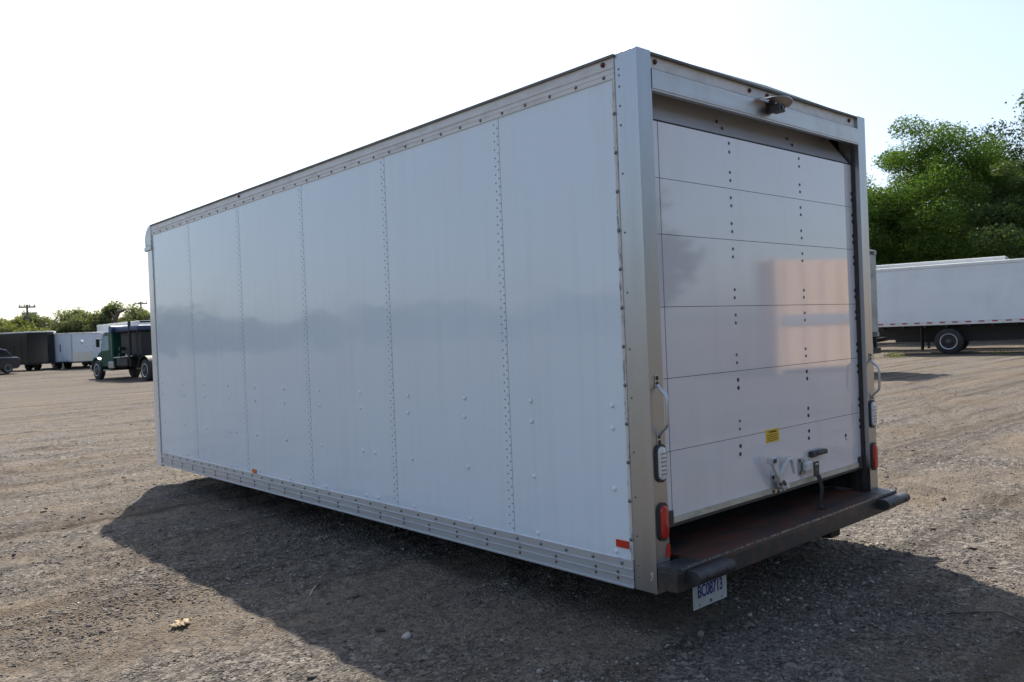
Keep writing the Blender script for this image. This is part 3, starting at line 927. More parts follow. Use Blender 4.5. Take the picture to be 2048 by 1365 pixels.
BB().box(.03, W-.03, -.1305, -.1262, .131, .1428).build('worn_edge', M['worn'], bp)
def dshape(x0, x1):
    c = []
    for k in range(13):
        a = R(90+180*k/12)
        c.append((-.1255-.045+.034*math.cos(a)*1.1, .090+.034*math.sin(a)))
    prof_ = [(-.1257, .056), (-.1257, .1195)]+c
    b = BB(); b.prism(prof_, 0, x0, x1)
    o = b.build('dock_bumper', M['blackrub'], bp, smooth=40)
    for x in (x0+.07, x1-.07):
        ob = obj('bumper_bolt', dm_hole, o, (x, -.2085, .090+ZB))
dshape(.075, .39); dshape(W-.30, W+.03)
BB().box(.30, .50, -.033, -.010, -.06, .02).build('plate_bracket', M['blackmet'], bp)
pl = BB()
pl.prism([(.245, -.145), (.55, -.145), (.55, .007), (.245, .007)], 1, -.036, -.034)
pl = pl.build('licence_plate', M['plate'], body)
text('plate_lettering', 'BC08713', .092, M['platetxt'], pl, (.3975, -.0372, -.062+ZB), .66, .0016)
text('plate_lettering', '26', .026, M['platetxt'], pl, (.3975, -.0372, -.125+ZB), 1.0)
for x in (.30, .50):
    obj('bolt', dm_small, pl, (x, -.036, -.128+ZB), (0, 0, R(90)))
# bearers that carry the body on the ground
for x in (.72, 1.66):
    BB().box(x, x+.09, .9, 7.0, -.26, .10).build('subframe_rail', M['frame'], body)
for k in range(15):
    BB().box(.03, W-.03, .25+.46*k, .33+.46*k, .0, .10).build('cross_member', M['frame'], body)
BB().box(1.76, 1.88, -.02, .10, -.07, .02).build('hitch_bracket', M['frame'], body)

# ------------------------------------------------------------------ wheels and vehicles
def wheel(parent, loc, r, w, rim, sgn):
    """axis along local y; the outer face looks towards sgn*y"""
    w2 = w/2
    t = MB().lathe([(-w2, r*.60), (-w2, r*.90), (-w2*.82, r*.985), (-w2*.5, r), (w2*.5, r), (w2*.82, r*.985), (w2, r*.90), (w2, r*.60)], 1, (0, 0, 0), 32)
    wl = obj('wheel', t.mesh('wheel', M['tyre'], 35), parent, loc)
    f = sgn
    rm = MB().lathe([(f*(w2-.096), r*.53), (f*(w2-.086), r*.50), (f*(w2-.092), r*.30), (f*(w2-.05), r*.26), (f*(w2-.04), r*.1)], 1, (0, 0, 0), 32)
    rmo = obj('rim', rm.mesh('rim', M['rimdisc'] if rim is M['rim'] else rim, 30), wl)
    lp = MB(); pr_ = [(f*(w2-.085), r*.50), (f*(w2-.02), r*.53), (f*(w2+.006), r*.565), (f*(w2+.010), r*.60), (f*(w2+.001), r*.615)]
    vv = []; ff = []
    for (t_, rr) in pr_:
        for k in range(32): vv.append((rr*math.cos(math.pi*k/16), t_, rr*math.sin(math.pi*k/16)))
    for i in range(4):
        for k in range(32): ff.append((i*32+k, i*32+(k+1) % 32, (i+1)*32+(k+1) % 32, (i+1)*32+k))
    obj('rim_lip', lp.add(vv, ff).mesh('rim_lip', M['riml'], 40), rmo)
    hb = MB().lathe([(f*(w2-.09), r*.28), (f*(w2-.03), r*.25), (f*(w2+.03), r*.17), (f*(w2+.04), r*.08)], 1, (0, 0, 0), 16)
    obj('hub', hb.mesh('hub', M['hub'], 30), wl)
    hl = MB()
    for k in range(10):
        a = 2*math.pi*k/10
        hl.lathe([(f*(w2-.089), r*.085), (f*(w2-.086), r*.085)], 1, (r*.405*math.cos(a), 0, r*.405*math.sin(a)), 8)
    obj('hand_hole', hl.mesh('hand_hole', M['hole']), wl)
    return wl

def box_truck(name, label, loc, rz, length, z0, z1, wheel_x, paint, cab=True, tape=True, group=None, cabmat=None):
    """local x forward from the rear, y from the right side (0) to the left (2.5)"""
    t = thing(name, label, 'truck', loc, rz, group)
    w = 2.5; trim = M['whitep'] if paint is not M['greybox'] else paint
    cb = MB().box(0, length, 0, w, z0+.13, z1-.14).build('cargo_box', paint, t, bevel=.02)
    n = int(length/1.22)
    for k in range(n+1):
        x = min(length-.03, .02+k*1.22)
        for y in (-.004, w+.002):
            MB().box(x, x+.006, y, y+.002, z0+.14, z1-.15).build('panel_joint', M['tpanel'], cb)
    for y0, y1 in ((-.02, .10), (w-.10, w+.02)):
        MB().box(-.01, length+.01, y0, y1, z1-.14, z1-.02).build('top_rail', trim, t, bevel=.01)
        MB().box(-.01, length+.01, y0, y1, z0, z0+.13).build('bottom_rail', trim, t, bevel=.01)
    MB().prism([(.0, z1-.03), (w, z1-.03), (w-.04, z1), (w/2, z1+.03), (.04, z1)], 0, 0, length).build('roof', M['roofskin'], t)
    if tape:
        k = 0
        while .1+k*.46 < length-.3:
            MB().box(.1+k*.46, .1+k*.46+.20, -.024, -.0205, z0+.075, z0+.125).build('red_tape', M['tapered'], t)
            k += 1
    for y in (.75, 1.65):
        MB().box(-.05, length+.3, y, y+.1, z0-.28, z0-.02).build('chassis_rail', M['chassis'], t)
    for k in range(int(length/.8)):
        MB().box(.2+.8*k, .28+.8*k, .05, w-.05, z0-.10, z0).build('cross_member', M['chassis'], t)
    MB().box(.6, length-.3, .86, 1.64, .50, z0-.05).build('underside_shade_block', M['chassis'], t)  # black block added so the shaded underside looks dark and closed
    MB().box(-.10, .02, .1, w-.1, .55, .72).build('rear_bumper', M['chassis'], t, bevel=.01)
    for y in (.3, w-.38):
        MB().box(-.08, .0, y, y+.08, .6, z0).build('bumper_hanger', M['chassis'], t)
        MB().box(wheel_x-1.02, wheel_x-.99, y-.22, y+.40, .18, z0-.08).build('mud_flap', M['blackrub'], t)
    for y, sg in ((.15, -1), (.50, -1), (w-.50, 1), (w-.15, 1)):
        wheel(t, (wheel_x, y, .52), .52, .27, M['rim'] if y in (.15, w-.15) else M['rimw'], sg)
    MB().tube([(wheel_x, .2, .52), (wheel_x, w-.2, .52)], .12, 10).build('axle', M['chassis'], t)
    tk = MB().tube([(length-2.6, .30, .78), (length-1.3, .30, .78)], .27, 18).build('fuel_tank', M['rim'], t, smooth=40)
    if cab:
        truck_cab(t, length+.15, cabmat or M['whitep'], w)
    return t

def truck_cab(t, x0, paint, w):
    pr = [(x0, .75), (x0+1.35, .75), (x0+1.35, 1.45), (x0+2.3, 1.35), (x0+2.45, 1.2), (x0+2.45, .55), (x0+2.55, .5), (x0+2.55, .42), (x0+2.2, .42)]
    cabp = [(x0, .70), (x0+1.55, .70), (x0+1.55, 1.55), (x0+1.15, 2.40), (x0+.9, 2.50), (x0+.06, 2.50), (x0, 2.42)]
    c = MB().prism(cabp, 1, .18, w-.18).build('cab', paint, t, bevel=.05)
    hood = [(x0+1.50, .85), (x0+2.75, .85), (x0+2.80, 1.0), (x0+2.72, 1.32), (x0+2.3, 1.50), (x0+1.55, 1.60)]
    MB().prism(hood, 1, .45, w-.45).build('hood', paint, t, bevel=.06)
    MB().prism([(x0+1.63, 1.60), (x0+1.22, 2.36), (x0+1.205, 2.36), (x0+1.60, 1.58)], 1, .32, w-.32).build('windscreen', M['dkglass'], t)
    for y0, y1 in ((.168, .179), (w-.179, w-.168)):
        MB().prism([(x0+.45, 1.55), (x0+1.42, 1.50), (x0+1.10, 2.28), (x0+.45, 2.28)], 1, y0, y1).build('side_window', M['glass'], t)
    MB().box(x0+.35, x0+1.25, -.0+.25, w-.25, 1.6, 2.3).build('rear_window', M['dkglass'], t) if False else None
    for y0, y1 in ((.12, .50), (w-.50, w-.12)):
        arc_ = [(x0+2.05+.66*math.cos(R(a)), .55+.66*math.sin(R(a))) for a in range(0, 181, 15)]
        inn = [(x0+2.05+.58*math.cos(R(a)), .55+.58*math.sin(R(a))) for a in range(180, -1, -15)]
        MB().prism(arc_+inn, 1, y0, y1).build('fender', paint, t, smooth=40)
    MB().box(x0+2.74, x0+2.9, .15, w-.15, .45, .75).build('front_bumper', M['chrome'], t, bevel=.03)
    for y, sg in ((.28, -1), (w-.28, 1)):
        wheel(t, (x0+2.05, y, .52), .52, .27, M['rim'], sg)
        MB().box(x0+.3, x0+1.2, y-.13 if sg < 0 else y-.25, y+.25 if sg < 0 else y+.13, .48, .54).build('cab_step', M['rim'], t)
        ym = .02 if sg < 0 else w-.02
        mr = MB().box(x0+1.42, x0+1.50, ym-.10, ym+.08, 1.72, 2.16).build('mirror', M['chassis'], t, bevel=.03)
        MB().tube([(x0+1.45, ym, 2.05), (x0+1.3, .2 if sg < 0 else w-.2, 2.1)], .015, 6).build('mirror_arm', M['chassis'], mr)
    MB().tube([(x0+2.05, .3, .52), (x0+2.05, w-.3, .52)], .07, 8).build('front_axle', M['chassis'], t)
    MB().box(x0-.3, x0+2.6, .75, .85, .62, .85).build('chassis_rail', M['chassis'], t)
    MB().box(x0-.3, x0+2.6, 1.65, 1.75, .62, .85).build('chassis_rail', M['chassis'], t)
    return c

def T(x, y):
    return float(terrain(x, y))
RZ = math.atan2(-.972, .2345)
box_truck('box_truck', 'white box truck with red and white tape strip parked under the green trees', (31.18, 12.86, T(31.2, 10.2)), RZ, 9.0, 1.19, 3.64, 2.70, M['tpanel'])
# taller trailer roof showing above it
box_truck('box_truck', 'white box truck standing behind the taped white truck, only its roof showing', (35.2, 15.7, 0), RZ, 6.3, 1.25, 4.06, 3.9, M['tpanel'], tape=False)
# truck body corner peeking out behind our own rear post
box_truck('box_truck', 'box truck mostly hidden behind the big white body, grey rear corner showing', (21.26, 8.32, T(21, 9)), R(90), 7.0, 1.05, 3.62, 2.2, M['greybox'], tape=False)

# ---- dark green hook-lift truck
def green_truck():
    u = Vector((9.61-10.2, 44.69-39.06)).normalized()
    rz = math.atan2(u.y, u.x)
    # local frame: x forward, y left; near (left) wheels stand on y = +w side
    t = thing('roll_off_truck', 'dark green conventional cab truck with blue rolled tarp behind the cab', 'truck', (0, 0, 0), rz)
    w = 2.4
    left = Vector((-u.y, u.x))
    base = Vector((9.84, 39.38))-left*(w-.15)     # rear wheel on the left side at (0, w-.15)
    t.location = (base.x, base.y, T(10, 42))
    wb = 5.0
    x0 = wb-2.05
    truck_cab(t, x0, M['green'], w)
    for y in (.75, 1.6):
        MB().box(-1.6, wb+.3, y, y+.1, .70, .98).build('chassis_rail', M['chassis'], t)
    for xx in (-1.05,):
        for y, sg in ((.15, -1), (.5, -1), (w-.5, 1), (w-.15, 1)):
            wheel(t, (xx, y, .52), .52, .27, M['rim'], sg)
        MB().tube([(xx, .2, .52), (xx, w-.2, .52)], .11, 8).build('axle', M['chassis'], t)
    for y0, y1 in ((-.02, .62), (w-.62, w+.02)):
        a_ = [(-1.05+.72*math.cos(R(a)), .52+.72*math.sin(R(a))) for a in range(10, 171, 16)]
        b_ = [(-1.05+.68*math.cos(R(a)), .52+.68*math.sin(R(a))) for a in range(170, 9, -16)]
        MB().prism(a_+b_, 1, y0, y1).build('fender', M['chassis'], t, smooth=40)
    # hoist frame, rack and tarp roller
    for y in (.55, 1.7):
        MB().box(-2.2, x0-.25, y, y+.14, 1.0, 1.22).build('hoist_rail', M['chassis'], t)
        MB().box(x0-.62, x0-.50, y, y+.12, 1.1, 2.75).build('rack_post', M['chassis'], t)
    MB().box(x0-.60, x0-.54, .4, w-.4, 1.25, 2.30).build('rack_panel', M['chassis'], t)
    MB().box(x0-3.0, x0-.66, .35, w-.35, 1.23, 2.42).build('hoist_body', M['chassis'], t, bevel=.04)
    MB().box(x0-2.0, x0-.70, .05, w-.05, .72, 1.10).build('tool_box', M['chassis'], t, bevel=.03)
    MB().box(x0-.4, x0+.2, w-.12, w+.0, .62, .96).build('battery_box', M['rim'], t, bevel=.03)
    rl = MB().tube([(x0-.35, -.05, 2.58), (x0-.35, w+.05, 2.58)], .20, 14).build('tarp_roll', M['blue'], t, smooth=40)
    MB().box(x0-3.2, x0-.30, .1, w-.1, 2.44, 2.72).build('tarp_cover', M['blue'], t, bevel=.10, seg=4)
    for y in (.1, w-.14):
        MB().tube([(x0-3.1, y, 1.15), (x0-3.0, y, 2.0), (x0-3.1, y, 2.5)], .04, 8).build('tarp_arm', M['chassis'], t)
        MB().tube([(x0-2.2, y, .7), (x0-2.2, y, 2.95)], .07, 10).build('exhaust_stack', M['chassis'], t, smooth=40)
    for k, (x, y, z) in enumerate(((x0-1.2, w, 1.3), (x0-1.8, w-.1, 1.25), (x0-2.3, w, 1.2), (x0-1.0, w-.1, 1.6))):
        MB().tube([(x, .3, z), (x, y, z)], .09, 10).build('hydraulic_cylinder', M['rim'] if k == 1 else M['chassis'], t)
    MB().tube([(x0-.45, w-.05, 1.15), (x0-2.6, w-.05, 1.22)], .025, 6).build('hose', M['rim'], t)
    MB().box(x0+.02, x0+.05, w-.16, w-.14, 1.2, 2.2).build('grab_rail', M['rim'], t)
    mp = MB().tube([(x0+2.4, w-.2, 1.5), (x0+2.75, w+.25, 1.95)], .02, 6).build('hood_mirror_arm', M['rim'], t)
    obj('hood_mirror', MB().lathe([(-.05, .02), (-.02, .10), (.03, .12), (.06, .05)], 1, (0, 0, 0), 14).mesh('hood_mirror', M['chrome'], 50), mp, (x0+2.75, w+.25, 2.05))
green_truck()
wrz = math.atan2(50.79-64.44, 15.08-14.84)
box_truck('box_truck', 'white box truck parked behind the dark green truck', (14.84, 64.44, T(14.8, 60)), wrz, 9.0, 1.0, 3.0, 2.2, M['trailw'], tape=False)

# ---- enclosed V-nose cargo trailers
def trailer(label, loc, rz, paint, length, hz, group='enclosed cargo trailers at the yard edge', guard=True, fender=None):
    """local x forward, the V nose at +x; y centred"""
    t = thing('cargo_trailer', label, 'trailer', loc, rz, group)
    w = 2.2; nose = .75
    plan = [(0, -w/2), (length, -w/2), (length+nose, -.25), (length+nose, .25), (length, w/2), (0, w/2)]
    MB().prism(plan, 2, .45, hz-.06).build('trailer_body', paint, t, bevel=.03)
    rp = [(x*(1.0)+(-.02 if x == 0 else .02), y*1.015) for x, y in plan]
    MB().prism(rp, 2, hz-.06, hz+.02).build('roof', M['roofskin'], t, bevel=.02)
    MB().prism([(x, y*1.01) for x, y in plan], 2, .38, .46).build('floor_frame', M['chassis'], t)
    if guard:
        for s_ in (-1, 1):
            a = Vector((length+.01, s_*(w/2+.004))); b = Vector((length+nose, s_*.26)); n_ = Vector((b.y-a.y, -(b.x-a.x))).normalized()*.012*(-s_)
            g_ = [tuple(a), tuple(b), tuple(b+n_), tuple(a+n_)]
            MB().prism(g_, 2, .47, 1.05).build('stone_guard', M['guard'], t)
    for s_ in (-1, 1):
        MB().box(length-.06, length+.02, s_*(w/2)-.02, s_*(w/2)+.02, .46, hz-.08).build('corner_trim', M['alud'] if guard else M['trailk'], t)
        dr = MB().box(length-1.2, length-.45, *sorted((s_*(w/2+.001), s_*(w/2+.014))), .55, hz-.25).build('side_door', paint, t, bevel=.004)
        MB().box(length-1.14, length-1.08, *sorted((s_*(w/2+.014), s_*(w/2+.04))), 1.1, 1.6).build('door_handle', M['chassis'], dr)
        for k in (0, 1):
            wheel(t, (length*.20+.85*k, s_*(w/2-.02), .35), .35, .22, M['rimw'] if guard else M['hub'], s_)
        fx = length*.20+.42
        MB().prism([(fx-.95, .45), (fx-.85, .72), (fx-.6, .80), (fx+.6, .80), (fx+.85, .72), (fx+.95, .45), (fx+.90, .45), (fx+.8, .68), (fx-.8, .68), (fx-.90, .45)], 1,
                   *sorted((s_*(w/2+.002), s_*(w/2+.22)))).build('fender', fender or M['rimw'], t)
    tip = length+nose+1.15
    for s_ in (-1, 1):
        MB().tube([(length+.1, s_*.55, .42), (tip, s_*.03, .45)], .045, 6).build('tongue', M['chassis'], t)
    MB().tube([(tip-.1, 0, .47), (tip+.18, 0, .50)], .05, 8).build('coupler', M['rim'], t)
    jk = MB().tube([(tip-.25, .0, .08), (tip-.25, .0, .95)], .04, 8).build('jack', M['rim'], t)
    MB().box(tip-.33, tip-.17, -.08, .08, .0, .08).build('jack_foot', M['rim'], jk)
    for k in range(int(length/.6)):
        pass
    return t
def trailer_at(label, corner, rz, paint, length, hz, **k):
    # corner = the near right corner where side meets nose (local (length, -1.1))
    c, s_ = math.cos(rz), math.sin(rz)
    x = corner[0]-(c*length-s_*(-1.1)); y = corner[1]-(s_*length+c*(-1.1))
    return trailer(label, (x, y, T(*corner)), rz, paint, length, hz, **k)
trailer_at('glossy black enclosed trailer with pointed nose at the far left', (8.52, 56.3), R(-60), M['trailk'], 7.0, 2.45, guard=False, fender=M['rim'])
trailer_at('white enclosed trailer with silver stone guard beside the black trailer', (10.75, 54.9), R(-68), M['trailw'], 5.5, 2.28)
trailer_at('white enclosed trailer half hidden behind the green truck hood', (12.45, 57.2), R(-76), M['trailw'], 6.0, 2.32)

def dark_car():
    t = thing('parked_car', 'dark blue car parked in front of the black trailer at the left edge', 'car', (0, 0, 0), 0)
    c0 = Vector((7.2, 54.0)); rz = R(205)
    t.location = (c0.x, c0.y, T(c0.x, c0.y)); t.rotation_euler = (0, 0, rz)
    w = 1.78   # local x forward from the tail, y centred
    side = [(0, .45), (.0, .80), (.12, .93), (1.0, .97), (3.0, .93), (4.1, .80), (4.35, .62), (4.4, .35), (4.2, .25), (.2, .25)]
    MB().prism(side, 1, -w/2, w/2).build('body', M['carblue'], t, bevel=.08, seg=3)
    roof = [(.35, .94), (.75, 1.38), (1.1, 1.46), (2.2, 1.45), (2.6, 1.36), (3.25, .93)]
    MB().prism(roof, 1, -w/2+.16, w/2-.16).build('cabin', M['carblue'], t, bevel=.06, seg=3)
    for s_ in (-1, 1):
        y0, y1 = sorted((s_*(w/2-.162), s_*(w/2-.150)))
        MB().prism([(.62, .98), (.92, 1.34), (1.72, 1.38), (1.72, .98)], 1, y0, y1).build('side_window', M['dkglass'], t)
        MB().prism([(1.80, .98), (1.80, 1.38), (2.25, 1.36), (2.95, .98)], 1, y0, y1).build('side_window', M['dkglass'], t)
        MB().box(1.9, 2.1, *sorted((s_*(w/2), s_*(w/2+.02))), .80, .84).build('door_handle', M['chrome'], t)
        MB().box(.02, .10, *sorted((s_*(w/2-.35), s_*(w/2-.05))), .66, .80).build('tail_lamp', M['redlens'], t)
        for x in (.85, 3.5):
            wheel(t, (x, s_*(w/2-.10), .32), .32, .21, M['rim'], s_)
dark_car()

# ---- orange container out of frame to the right; it mirrors in the roll-up door
def container():
    t = thing('storage_container', 'peach coloured steel storage container mirrored in the glossy roll-up door', 'container', (20.7, -9.6, 0), R(20))
    w, l, h = 3.7, .8, 3.5
    MB().box(-w/2+.06, w/2-.06, -l, -.04, .15, h-.06).build('container_shell', M['orange'], t)
    for x0, x1 in ((-w/2, -w/2+.12), (w/2-.12, w/2)):
        for y0, y1 in ((-.10, .02), (-l, -l+.12)):
            MB().box(x0, x1, y0, y1, 0, h).build('corner_post', M['orange'], t)
    MB().box(-w/2+.12, w/2-.12, -.05, .0, 1.50, 1.80).build('grey_band', M['greyband'], t)
    for k in range(5):
        x = -w/2+.4+k*.72
        MB().tube([(x, .02, .2), (x, .02, h-.1)], .025, 6).build('lock_rod', M['orange'], t)
container()

# ------------------------------------------------------------------ trees
def leaves_mesh(name, cent, rad, n, size, mt, seed, flat=.7, droop=0.):
    rng = np.random.default_rng(seed)
    cent = np.asarray(cent); rad = np.asarray(rad)
    wgt = rad**2; wgt = wgt/wgt.sum()
    k = rng.choice(len(cent), n, p=wgt)
    d = rng.normal(size=(n, 3)); d /= np.linalg.norm(d, axis=1)[:, None]
    rr = rad[k]*(rng.uniform(0, 1, n)**.42)
    p = cent[k]+d*rr[:, None]*np.array([1, 1, flat])
    # stray twigs outside the clump
    stray = rng.uniform(0, 1, n) < .05
    p[stray] += d[stray]*rad[k][stray][:, None]*.35*np.array([1, 1, .6])
    p[:, 2] -= droop*rng.uniform(0, 1, n)*rad[k]
    a = rng.normal(size=(n, 3)); a[:, 2] *= .6
    a /= np.linalg.norm(a, axis=1)[:, None]
    b = np.cross(a, rng.normal(size=(n, 3))); b /= np.linalg.norm(b, axis=1)[:, None]
    s = size*rng.uniform(.55, 1.3, n)
    A = a*s[:, None]; B = b*(s*rng.uniform(.35, .6, n))[:, None]
    co = np.stack([p-A, p+B*1.0-A*.1, p+A, p-B*1.0-A*.1], 1).reshape(-1, 3)
    q = np.arange(4*n).reshape(n, 4)
    return quads_mesh(name, co, q, mt)

def tree(name, label, loc, height, rx, trunk_r, base_frac, nclump, nleaf, size, mt, seed, group=None, clump=.3, flat=.6, droop=.1, limbs=9, top=1.0):
    rng = random.Random(seed)
    t = thing(name, label, 'tree', loc, rng.uniform(0, 6), group)
    z0 = height*base_frac; hc = height-z0; cz = z0+hc*.5
    cent = []; rad = []
    while len(cent) < nclump:
        v = Vector((rng.gauss(0, 1), rng.gauss(0, 1), rng.gauss(0, 1))).normalized()
        f = rng.uniform(.35, 1.0)**.5
        sx = rx*(1-.28*max(0, v.z))*rng.uniform(.75, 1.1)
        r = rx*clump*rng.uniform(.6, 1.25)
        c = Vector((v.x*sx*f, v.y*sx*f, cz+v.z*hc*.5*f*rng.uniform(.85, 1.05)))
        c.z = min(c.z, height-r*.4)
        cent.append(c); rad.append(r)
    mb = MB()
    top_pt = Vector((rng.uniform(-.2, .2)*rx, rng.uniform(-.2, .2)*rx, height*.86))
    tp = [(0, 0, -.2), (rng.uniform(-.1, .1), rng.uniform(-.1, .1), z0*.6), (top_pt.x*.3, top_pt.y*.3, z0+hc*.25), (top_pt.x*.7, top_pt.y*.7, z0+hc*.55), tuple(top_pt)]
    mb.tube(tp, [trunk_r*1.35, trunk_r, trunk_r*.72, trunk_r*.4, trunk_r*.1], 10)
    tr = mb.build('trunk', M['bark'], t, smooth=60)
    for k in range(limbs):
        c = cent[(k*7) % len(cent)]
        s = rng.uniform(.25, .6)
        p0 = Vector(tp[1]).lerp(Vector(tp[3]), rng.uniform(.2, .9))
        mid = p0.lerp(c, .5)+Vector((rng.uniform(-.2, .2), rng.uniform(-.2, .2), .12*hc*rng.uniform(0, 1)))
        MB().tube([p0, mid, c], [trunk_r*.36, trunk_r*.22, trunk_r*.06], 6).build('limb', M['bark'], tr, smooth=60)
    obj('crown', leaves_mesh('crown', cent, rad, nleaf, size, mt, seed, flat, droop), t)
    return t

GR = 'trees behind the white trucks'
def P(az, d, z=None):
    x = CAM[0]+d*math.sin(R(az)); y = CAM[1]+d*math.cos(R(az))
    return (x, y, T(x, y) if z is None else z)
tree('locust_tree', 'tall bright green feathery tree just right of the big white body', P(69.0, 56), 13.7, 5.6, .30, .10, 120, 150000, .080, M['leaf_locust'], 6, GR, .24, .62, .22, 16)
tree('locust_tree', 'low bright green tree at the left edge of the right tree group', P(65.6, 55), 10.2, 3.9, .18, .06, 30, 48000, .075, M['leaf_locust'], 9, GR, .34, .5, .2, 8)
tree('maple_tree', 'dark green tree filling the gap behind the bright feathery tree', P(73.0, 68), 14.6, 6.0, .32, .05, 50, 56000, .12, M['leaf_dark'], 13, GR, .34, .7, .05, 8)
tree('maple_tree', 'dark spreading tree low behind the bright feathery tree', P(67.6, 74), 11.5, 5.8, .3, .03, 44, 14000, .28, M['leaf_dark'], 14, GR, .36, .7, .05, 6)
tree('maple_tree', 'dark tree farthest right behind the taped white truck', P(76.0, 66), 12.0, 5.8, .3, .03, 44, 14000, .27, M['leaf_dark'], 15, GR, .36, .7, .05, 6)
tree('ash_tree', 'pale green tall tree at the right edge of the picture', P(76.2, 52), 14.2, 4.6, .28, .16, 46, 60000, .09, M['leaf_pale'], 22, GR, .27, .5, .15, 10)

GL = 'distant trees along the yard edge'
far = [(9.6, 150, 8.6, 5.2, 0, 'hazy green distant tree at the left edge of the picture'),
       (10.6, 126, 7.2, 4.2, 1, 'low yellow green distant tree just left of the utility pole'),
       (11.75, 138, 9.4, 4.4, 0, 'dark green distant tree just right of the utility pole'),
       (12.7, 142, 8.2, 4.0, 1, 'yellowish low distant tree between the pole and the tallest tree'),
       (13.95, 140, 11.0, 4.6, 0, 'tallest distant tree above the white trailer'),
       (14.9, 146, 8.0, 3.6, 0, 'small distant tree right of the tallest distant tree'),
       (15.75, 136, 10.6, 3.9, 0, 'feathery distant tree above the green truck cab'),
       (16.7, 140, 7.6, 3.6, 1, 'low distant tree behind the blue tarp roll'),
       (17.5, 142, 10.2, 4.2, 0, 'distant tree below the second utility pole beside the white body')]
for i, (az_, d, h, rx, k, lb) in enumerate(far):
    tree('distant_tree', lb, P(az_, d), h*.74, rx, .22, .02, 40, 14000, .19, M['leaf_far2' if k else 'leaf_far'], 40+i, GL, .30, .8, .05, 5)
# the row goes on to the left, outside the frame; it shows only as a reflection in the side panels
side_words = ['one', 'two', 'three', 'four', 'five', 'six', 'seven', 'eight', 'nine', 'ten', 'eleven', 'twelve', 'thirteen', 'fourteen', 'fifteen']
for i in range(15):
    az_ = 6.5-4.6*i
    tree('distant_tree', 'tree row left of the yard mirrored in the side panels, tree %s' % side_words[i], P(az_, 122+7*math.sin(i*2.1)), 5.6+1.1*math.sin(i*1.7), 6.4, .25, .02, 34, 2200, .5, M['leaf_far'], 70+i, 'trees left of the yard', .36, .8, .05, 4)
for i, (az_, d, h_) in enumerate(((128, 56, 15), (143, 46, 15), (158, 42, 14), (174, 44, 16), (190, 44, 15), (206, 48, 15), (224, 56, 14), (244, 66, 13), (264, 75, 11), (284, 85, 11))):
    tree('shade_tree', 'tree behind the photographer mirrored in the rear posts, tree '+side_words[i]+' from the container', P(az_, d), h_, 6.8, .3, .04, 34, 2500, .6, M['leaf_dark'], 120+i, 'trees behind the photographer', .34, .8, .05, 4)
# snag standing in the row
sx, sy, sz = P(16.15, 128)
sn = thing('dead_tree', 'broken dead tree trunk among the distant trees above the green truck', 'tree', (sx, sy, sz))
tk = MB().tube([(0, 0, -.2), (.1, 0, 3.0), (.0, .1, 5.2), (.4, -.3, 6.3), (1.2, -1.0, 6.7)], [.45, .4, .33, .28, .1], 8).build('trunk', M['bark'], sn, smooth=60)
MB().tube([(.1, 0, 5.0), (-.5, .4, 6.4)], [.2, .06], 6).build('limb', M['bark'], tk, smooth=60)

# ------------------------------------------------------------------ poles and wires
def pole(label, loc, h, arm):
    t = thing('utility_pole', label, 'utility pole', loc, R(-15), 'utility poles behind the yard')
    MB().tube([(0, 0, -.3), (0, 0, h)], [.20, .13], 10).build('pole', M['pole'], t, smooth=60)
    ca = MB().box(-arm/2, arm/2, -.10, .02, h-.45, h-.25).build('crossarm', M['pole'], t)
    for k in range(4):
        x = -arm/2+.15+k*(arm-.3)/3
        obj('insulator', MB().lathe([(0, .06), (.10, .09), (.2, .05), (.3, .04)], 2, (0, 0, 0), 8).mesh('insulator', M['wire'], 50), ca, (x, -.04, h-.25))
    return t
p1 = P(11.4, 128); p2 = P(17.65, 150); p0 = P(3.0, 118)
pole('grey utility pole with crossarm above the black trailer', p1, 7.6, 2.0)
pole('utility pole top with crossarm beside the white body edge', p2, 8.9, 2.0)
pole('utility pole left of the picture carrying the same wires', p0, 7.6, 2.0)
def cable(label, a, b, sag, r):
    a = Vector(a); b = Vector(b); pts = []
    for k in range(17):
        t = k/16
        q = a.lerp(b, t); q.z -= sag*4*t*(1-t); pts.append(q)
    o = MB().tube(pts, r, 5).build('power_line', M['wire'], None, smooth=60)
    return tag(o, label, 'wire', 'power lines')
for dz, da, nm in ((7.5, 0, 'uppermost thin power line running'), (3.6, .0, 'middle power line running'), (2.9, 0, 'lower power line running')):
    cable(nm+' between the two utility poles', (p1[0], p1[1]-.05, p1[2]+dz), (p2[0], p2[1]-.05, p2[2]+dz*1.16), .5, .028)
    cable(nm+' left from the pole above the black trailer', (p0[0], p0[1]-.05, p0[2]+dz), (p1[0], p1[1]-.05, p1[2]+dz), .5, .028)
cable('slanting guy wire from the pole down to the right', (p1[0], p1[1], p1[2]+5.0), (p1[0]+5.2, p1[1]-3.0, p1[2]+3.0), .2, .025)
bx, by, bz = P(11.5, 255)
fb = thing('far_building', 'blue grey block of a far building above the trees at the pole', 'building', (bx, by, 0), R(-11))
MB().box(-1.7, 1.7, 0, 4, 0, 12.2).build('wall', M['farb'], fb)
MB().box(-1.8, 1.8, -.1, 4.1, 12.2, 12.4).build('roof', M['farb'], fb)

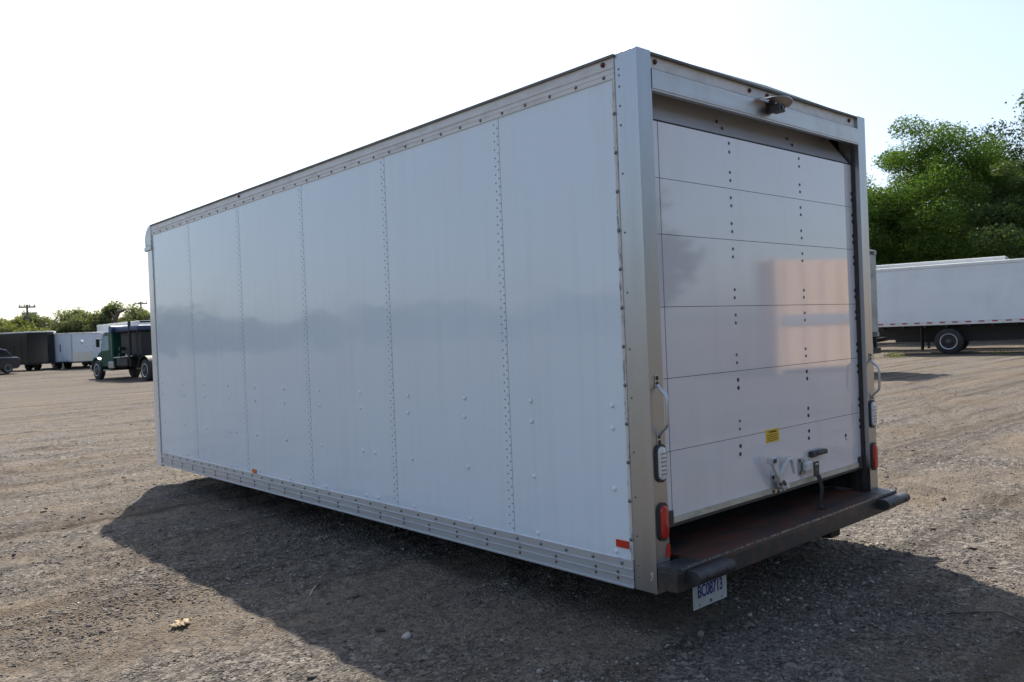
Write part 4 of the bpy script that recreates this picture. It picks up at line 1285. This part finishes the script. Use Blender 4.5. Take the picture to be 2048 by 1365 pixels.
# ------------------------------------------------------------------ litter and weeds
def dry_leaf():
    rng = random.Random(2); n = 9; vv = []; ff = []
    for i in range(n):
        for j in range(n):
            u, v = i/(n-1)-.5, j/(n-1)-.5
            k = max(abs(u), abs(v))*2
            s_ = .85+.3*rng.random() if k > .8 else 1
            x = u*.12*s_; y = v*.075*s_
            z = .010+.022*abs(math.sin(u*6+v*3))*rng.uniform(.6, 1)+.004*math.sin(v*14)
            vv.append((x, y, z))
    for i in range(n-1):
        for j in range(n-1):
            if rng.random() < .93: ff.append((i*n+j, i*n+j+1, (i+1)*n+j+1, (i+1)*n+j))
    me = MB().add(vv, ff).mesh('dry_leaf', M['dryleaf'])
    o = obj('dry_leaf', me, None, (-1.61, 2.11, T(-1.61, 2.11)), (0, 0, .8))
    tag(o, 'crumpled tan dry leaf lying on the sunlit gravel', 'leaf')
dry_leaf()
def stick(name, label, pts, r, mt, cat):
    q = [(x, y, T(x, y)+r+z) for x, y, z in pts]
    tag(MB().tube(q, r, 6).build(name, mt, None, smooth=60), label, cat)
stick('straw', 'yellow straw lying at the shadow edge on the gravel', [(-.86, 2.02, .004), (-.81, 2.08, .008), (-.74, 2.17, .004)], .004, M['straw'], 'straw')
stick('twig', 'thin dark curved twig on the shaded ground at the right', [(1.38, -.85, .003), (1.45, -.97, .006), (1.49, -1.08, .006), (1.49, -1.2, .003)], .0025, M['twig'], 'twig')
stick('twig', 'short dark twig on the sunlit ground at the left edge', [(-2.30, 4.9, .003), (-2.2, 5.0, .008), (-2.05, 5.05, .003)], .006, M['twig'], 'twig')
def litter():
    rng = random.Random(77); mb = MB()
    for k in range(170):
        x = rng.uniform(-4, 3.5); y = rng.uniform(-1.2, 9)
        a = rng.uniform(0, 6.28); l = rng.uniform(.03, .11); b_ = rng.uniform(-.5, .5)
        q = [(x, y), (x+l*.5*math.cos(a), y+l*.5*math.sin(a)), (x+l*.5*math.cos(a)+l*.5*math.cos(a+b_), y+l*.5*math.sin(a)+l*.5*math.sin(a+b_))]
        mb.tube([(u, v, T(u, v)+.004+rng.uniform(0, .004)) for u, v in q], [.0022, .0026, .0012], 4)
    o = mb.build('twig_litter', M['twig'])
    o['kind'] = 'stuff'; o['label'] = 'small broken twigs littering the gravel'; o['category'] = 'litter'
litter()
def weeds(label, cx, cy, n, h, seed):
    rng = np.random.default_rng(seed)
    p = np.stack([rng.normal(cx, .22, n), rng.normal(cy, .22, n)], 1)
    z = terrain(p[:, 0], p[:, 1])
    a = rng.uniform(0, 6.28, n); hh = h*rng.uniform(.4, 1, n); ln = rng.uniform(.1, .5, n)*hh
    wv = .018
    dx, dy = np.cos(a), np.sin(a)
    b0 = np.stack([p[:, 0]-dy*wv, p[:, 1]+dx*wv, z-.01], 1); b1 = np.stack([p[:, 0]+dy*wv, p[:, 1]-dx*wv, z-.01], 1)
    tp = np.stack([p[:, 0]+dx*ln, p[:, 1]+dy*ln, z+hh], 1)
    co = np.stack([b0, b1, tp], 1).reshape(-1, 3)
    o = obj('weed', quads_mesh('weed', co, np.arange(3*n).reshape(n, 3), M['leaf_far2']))
    tag(o, label, 'weed', 'weeds by the white trucks')
weeds('leftmost tuft of weeds under the tail of the taped white truck', 29.2, 12.6, 90, .38, 1)
weeds('weed tuft beside the mud flap of the taped white truck', 30.0, 11.6, 60, .30, 2)
weeds('weed tuft right of the rear wheel of the taped white truck', 31.5, 8.2, 60, .25, 3)
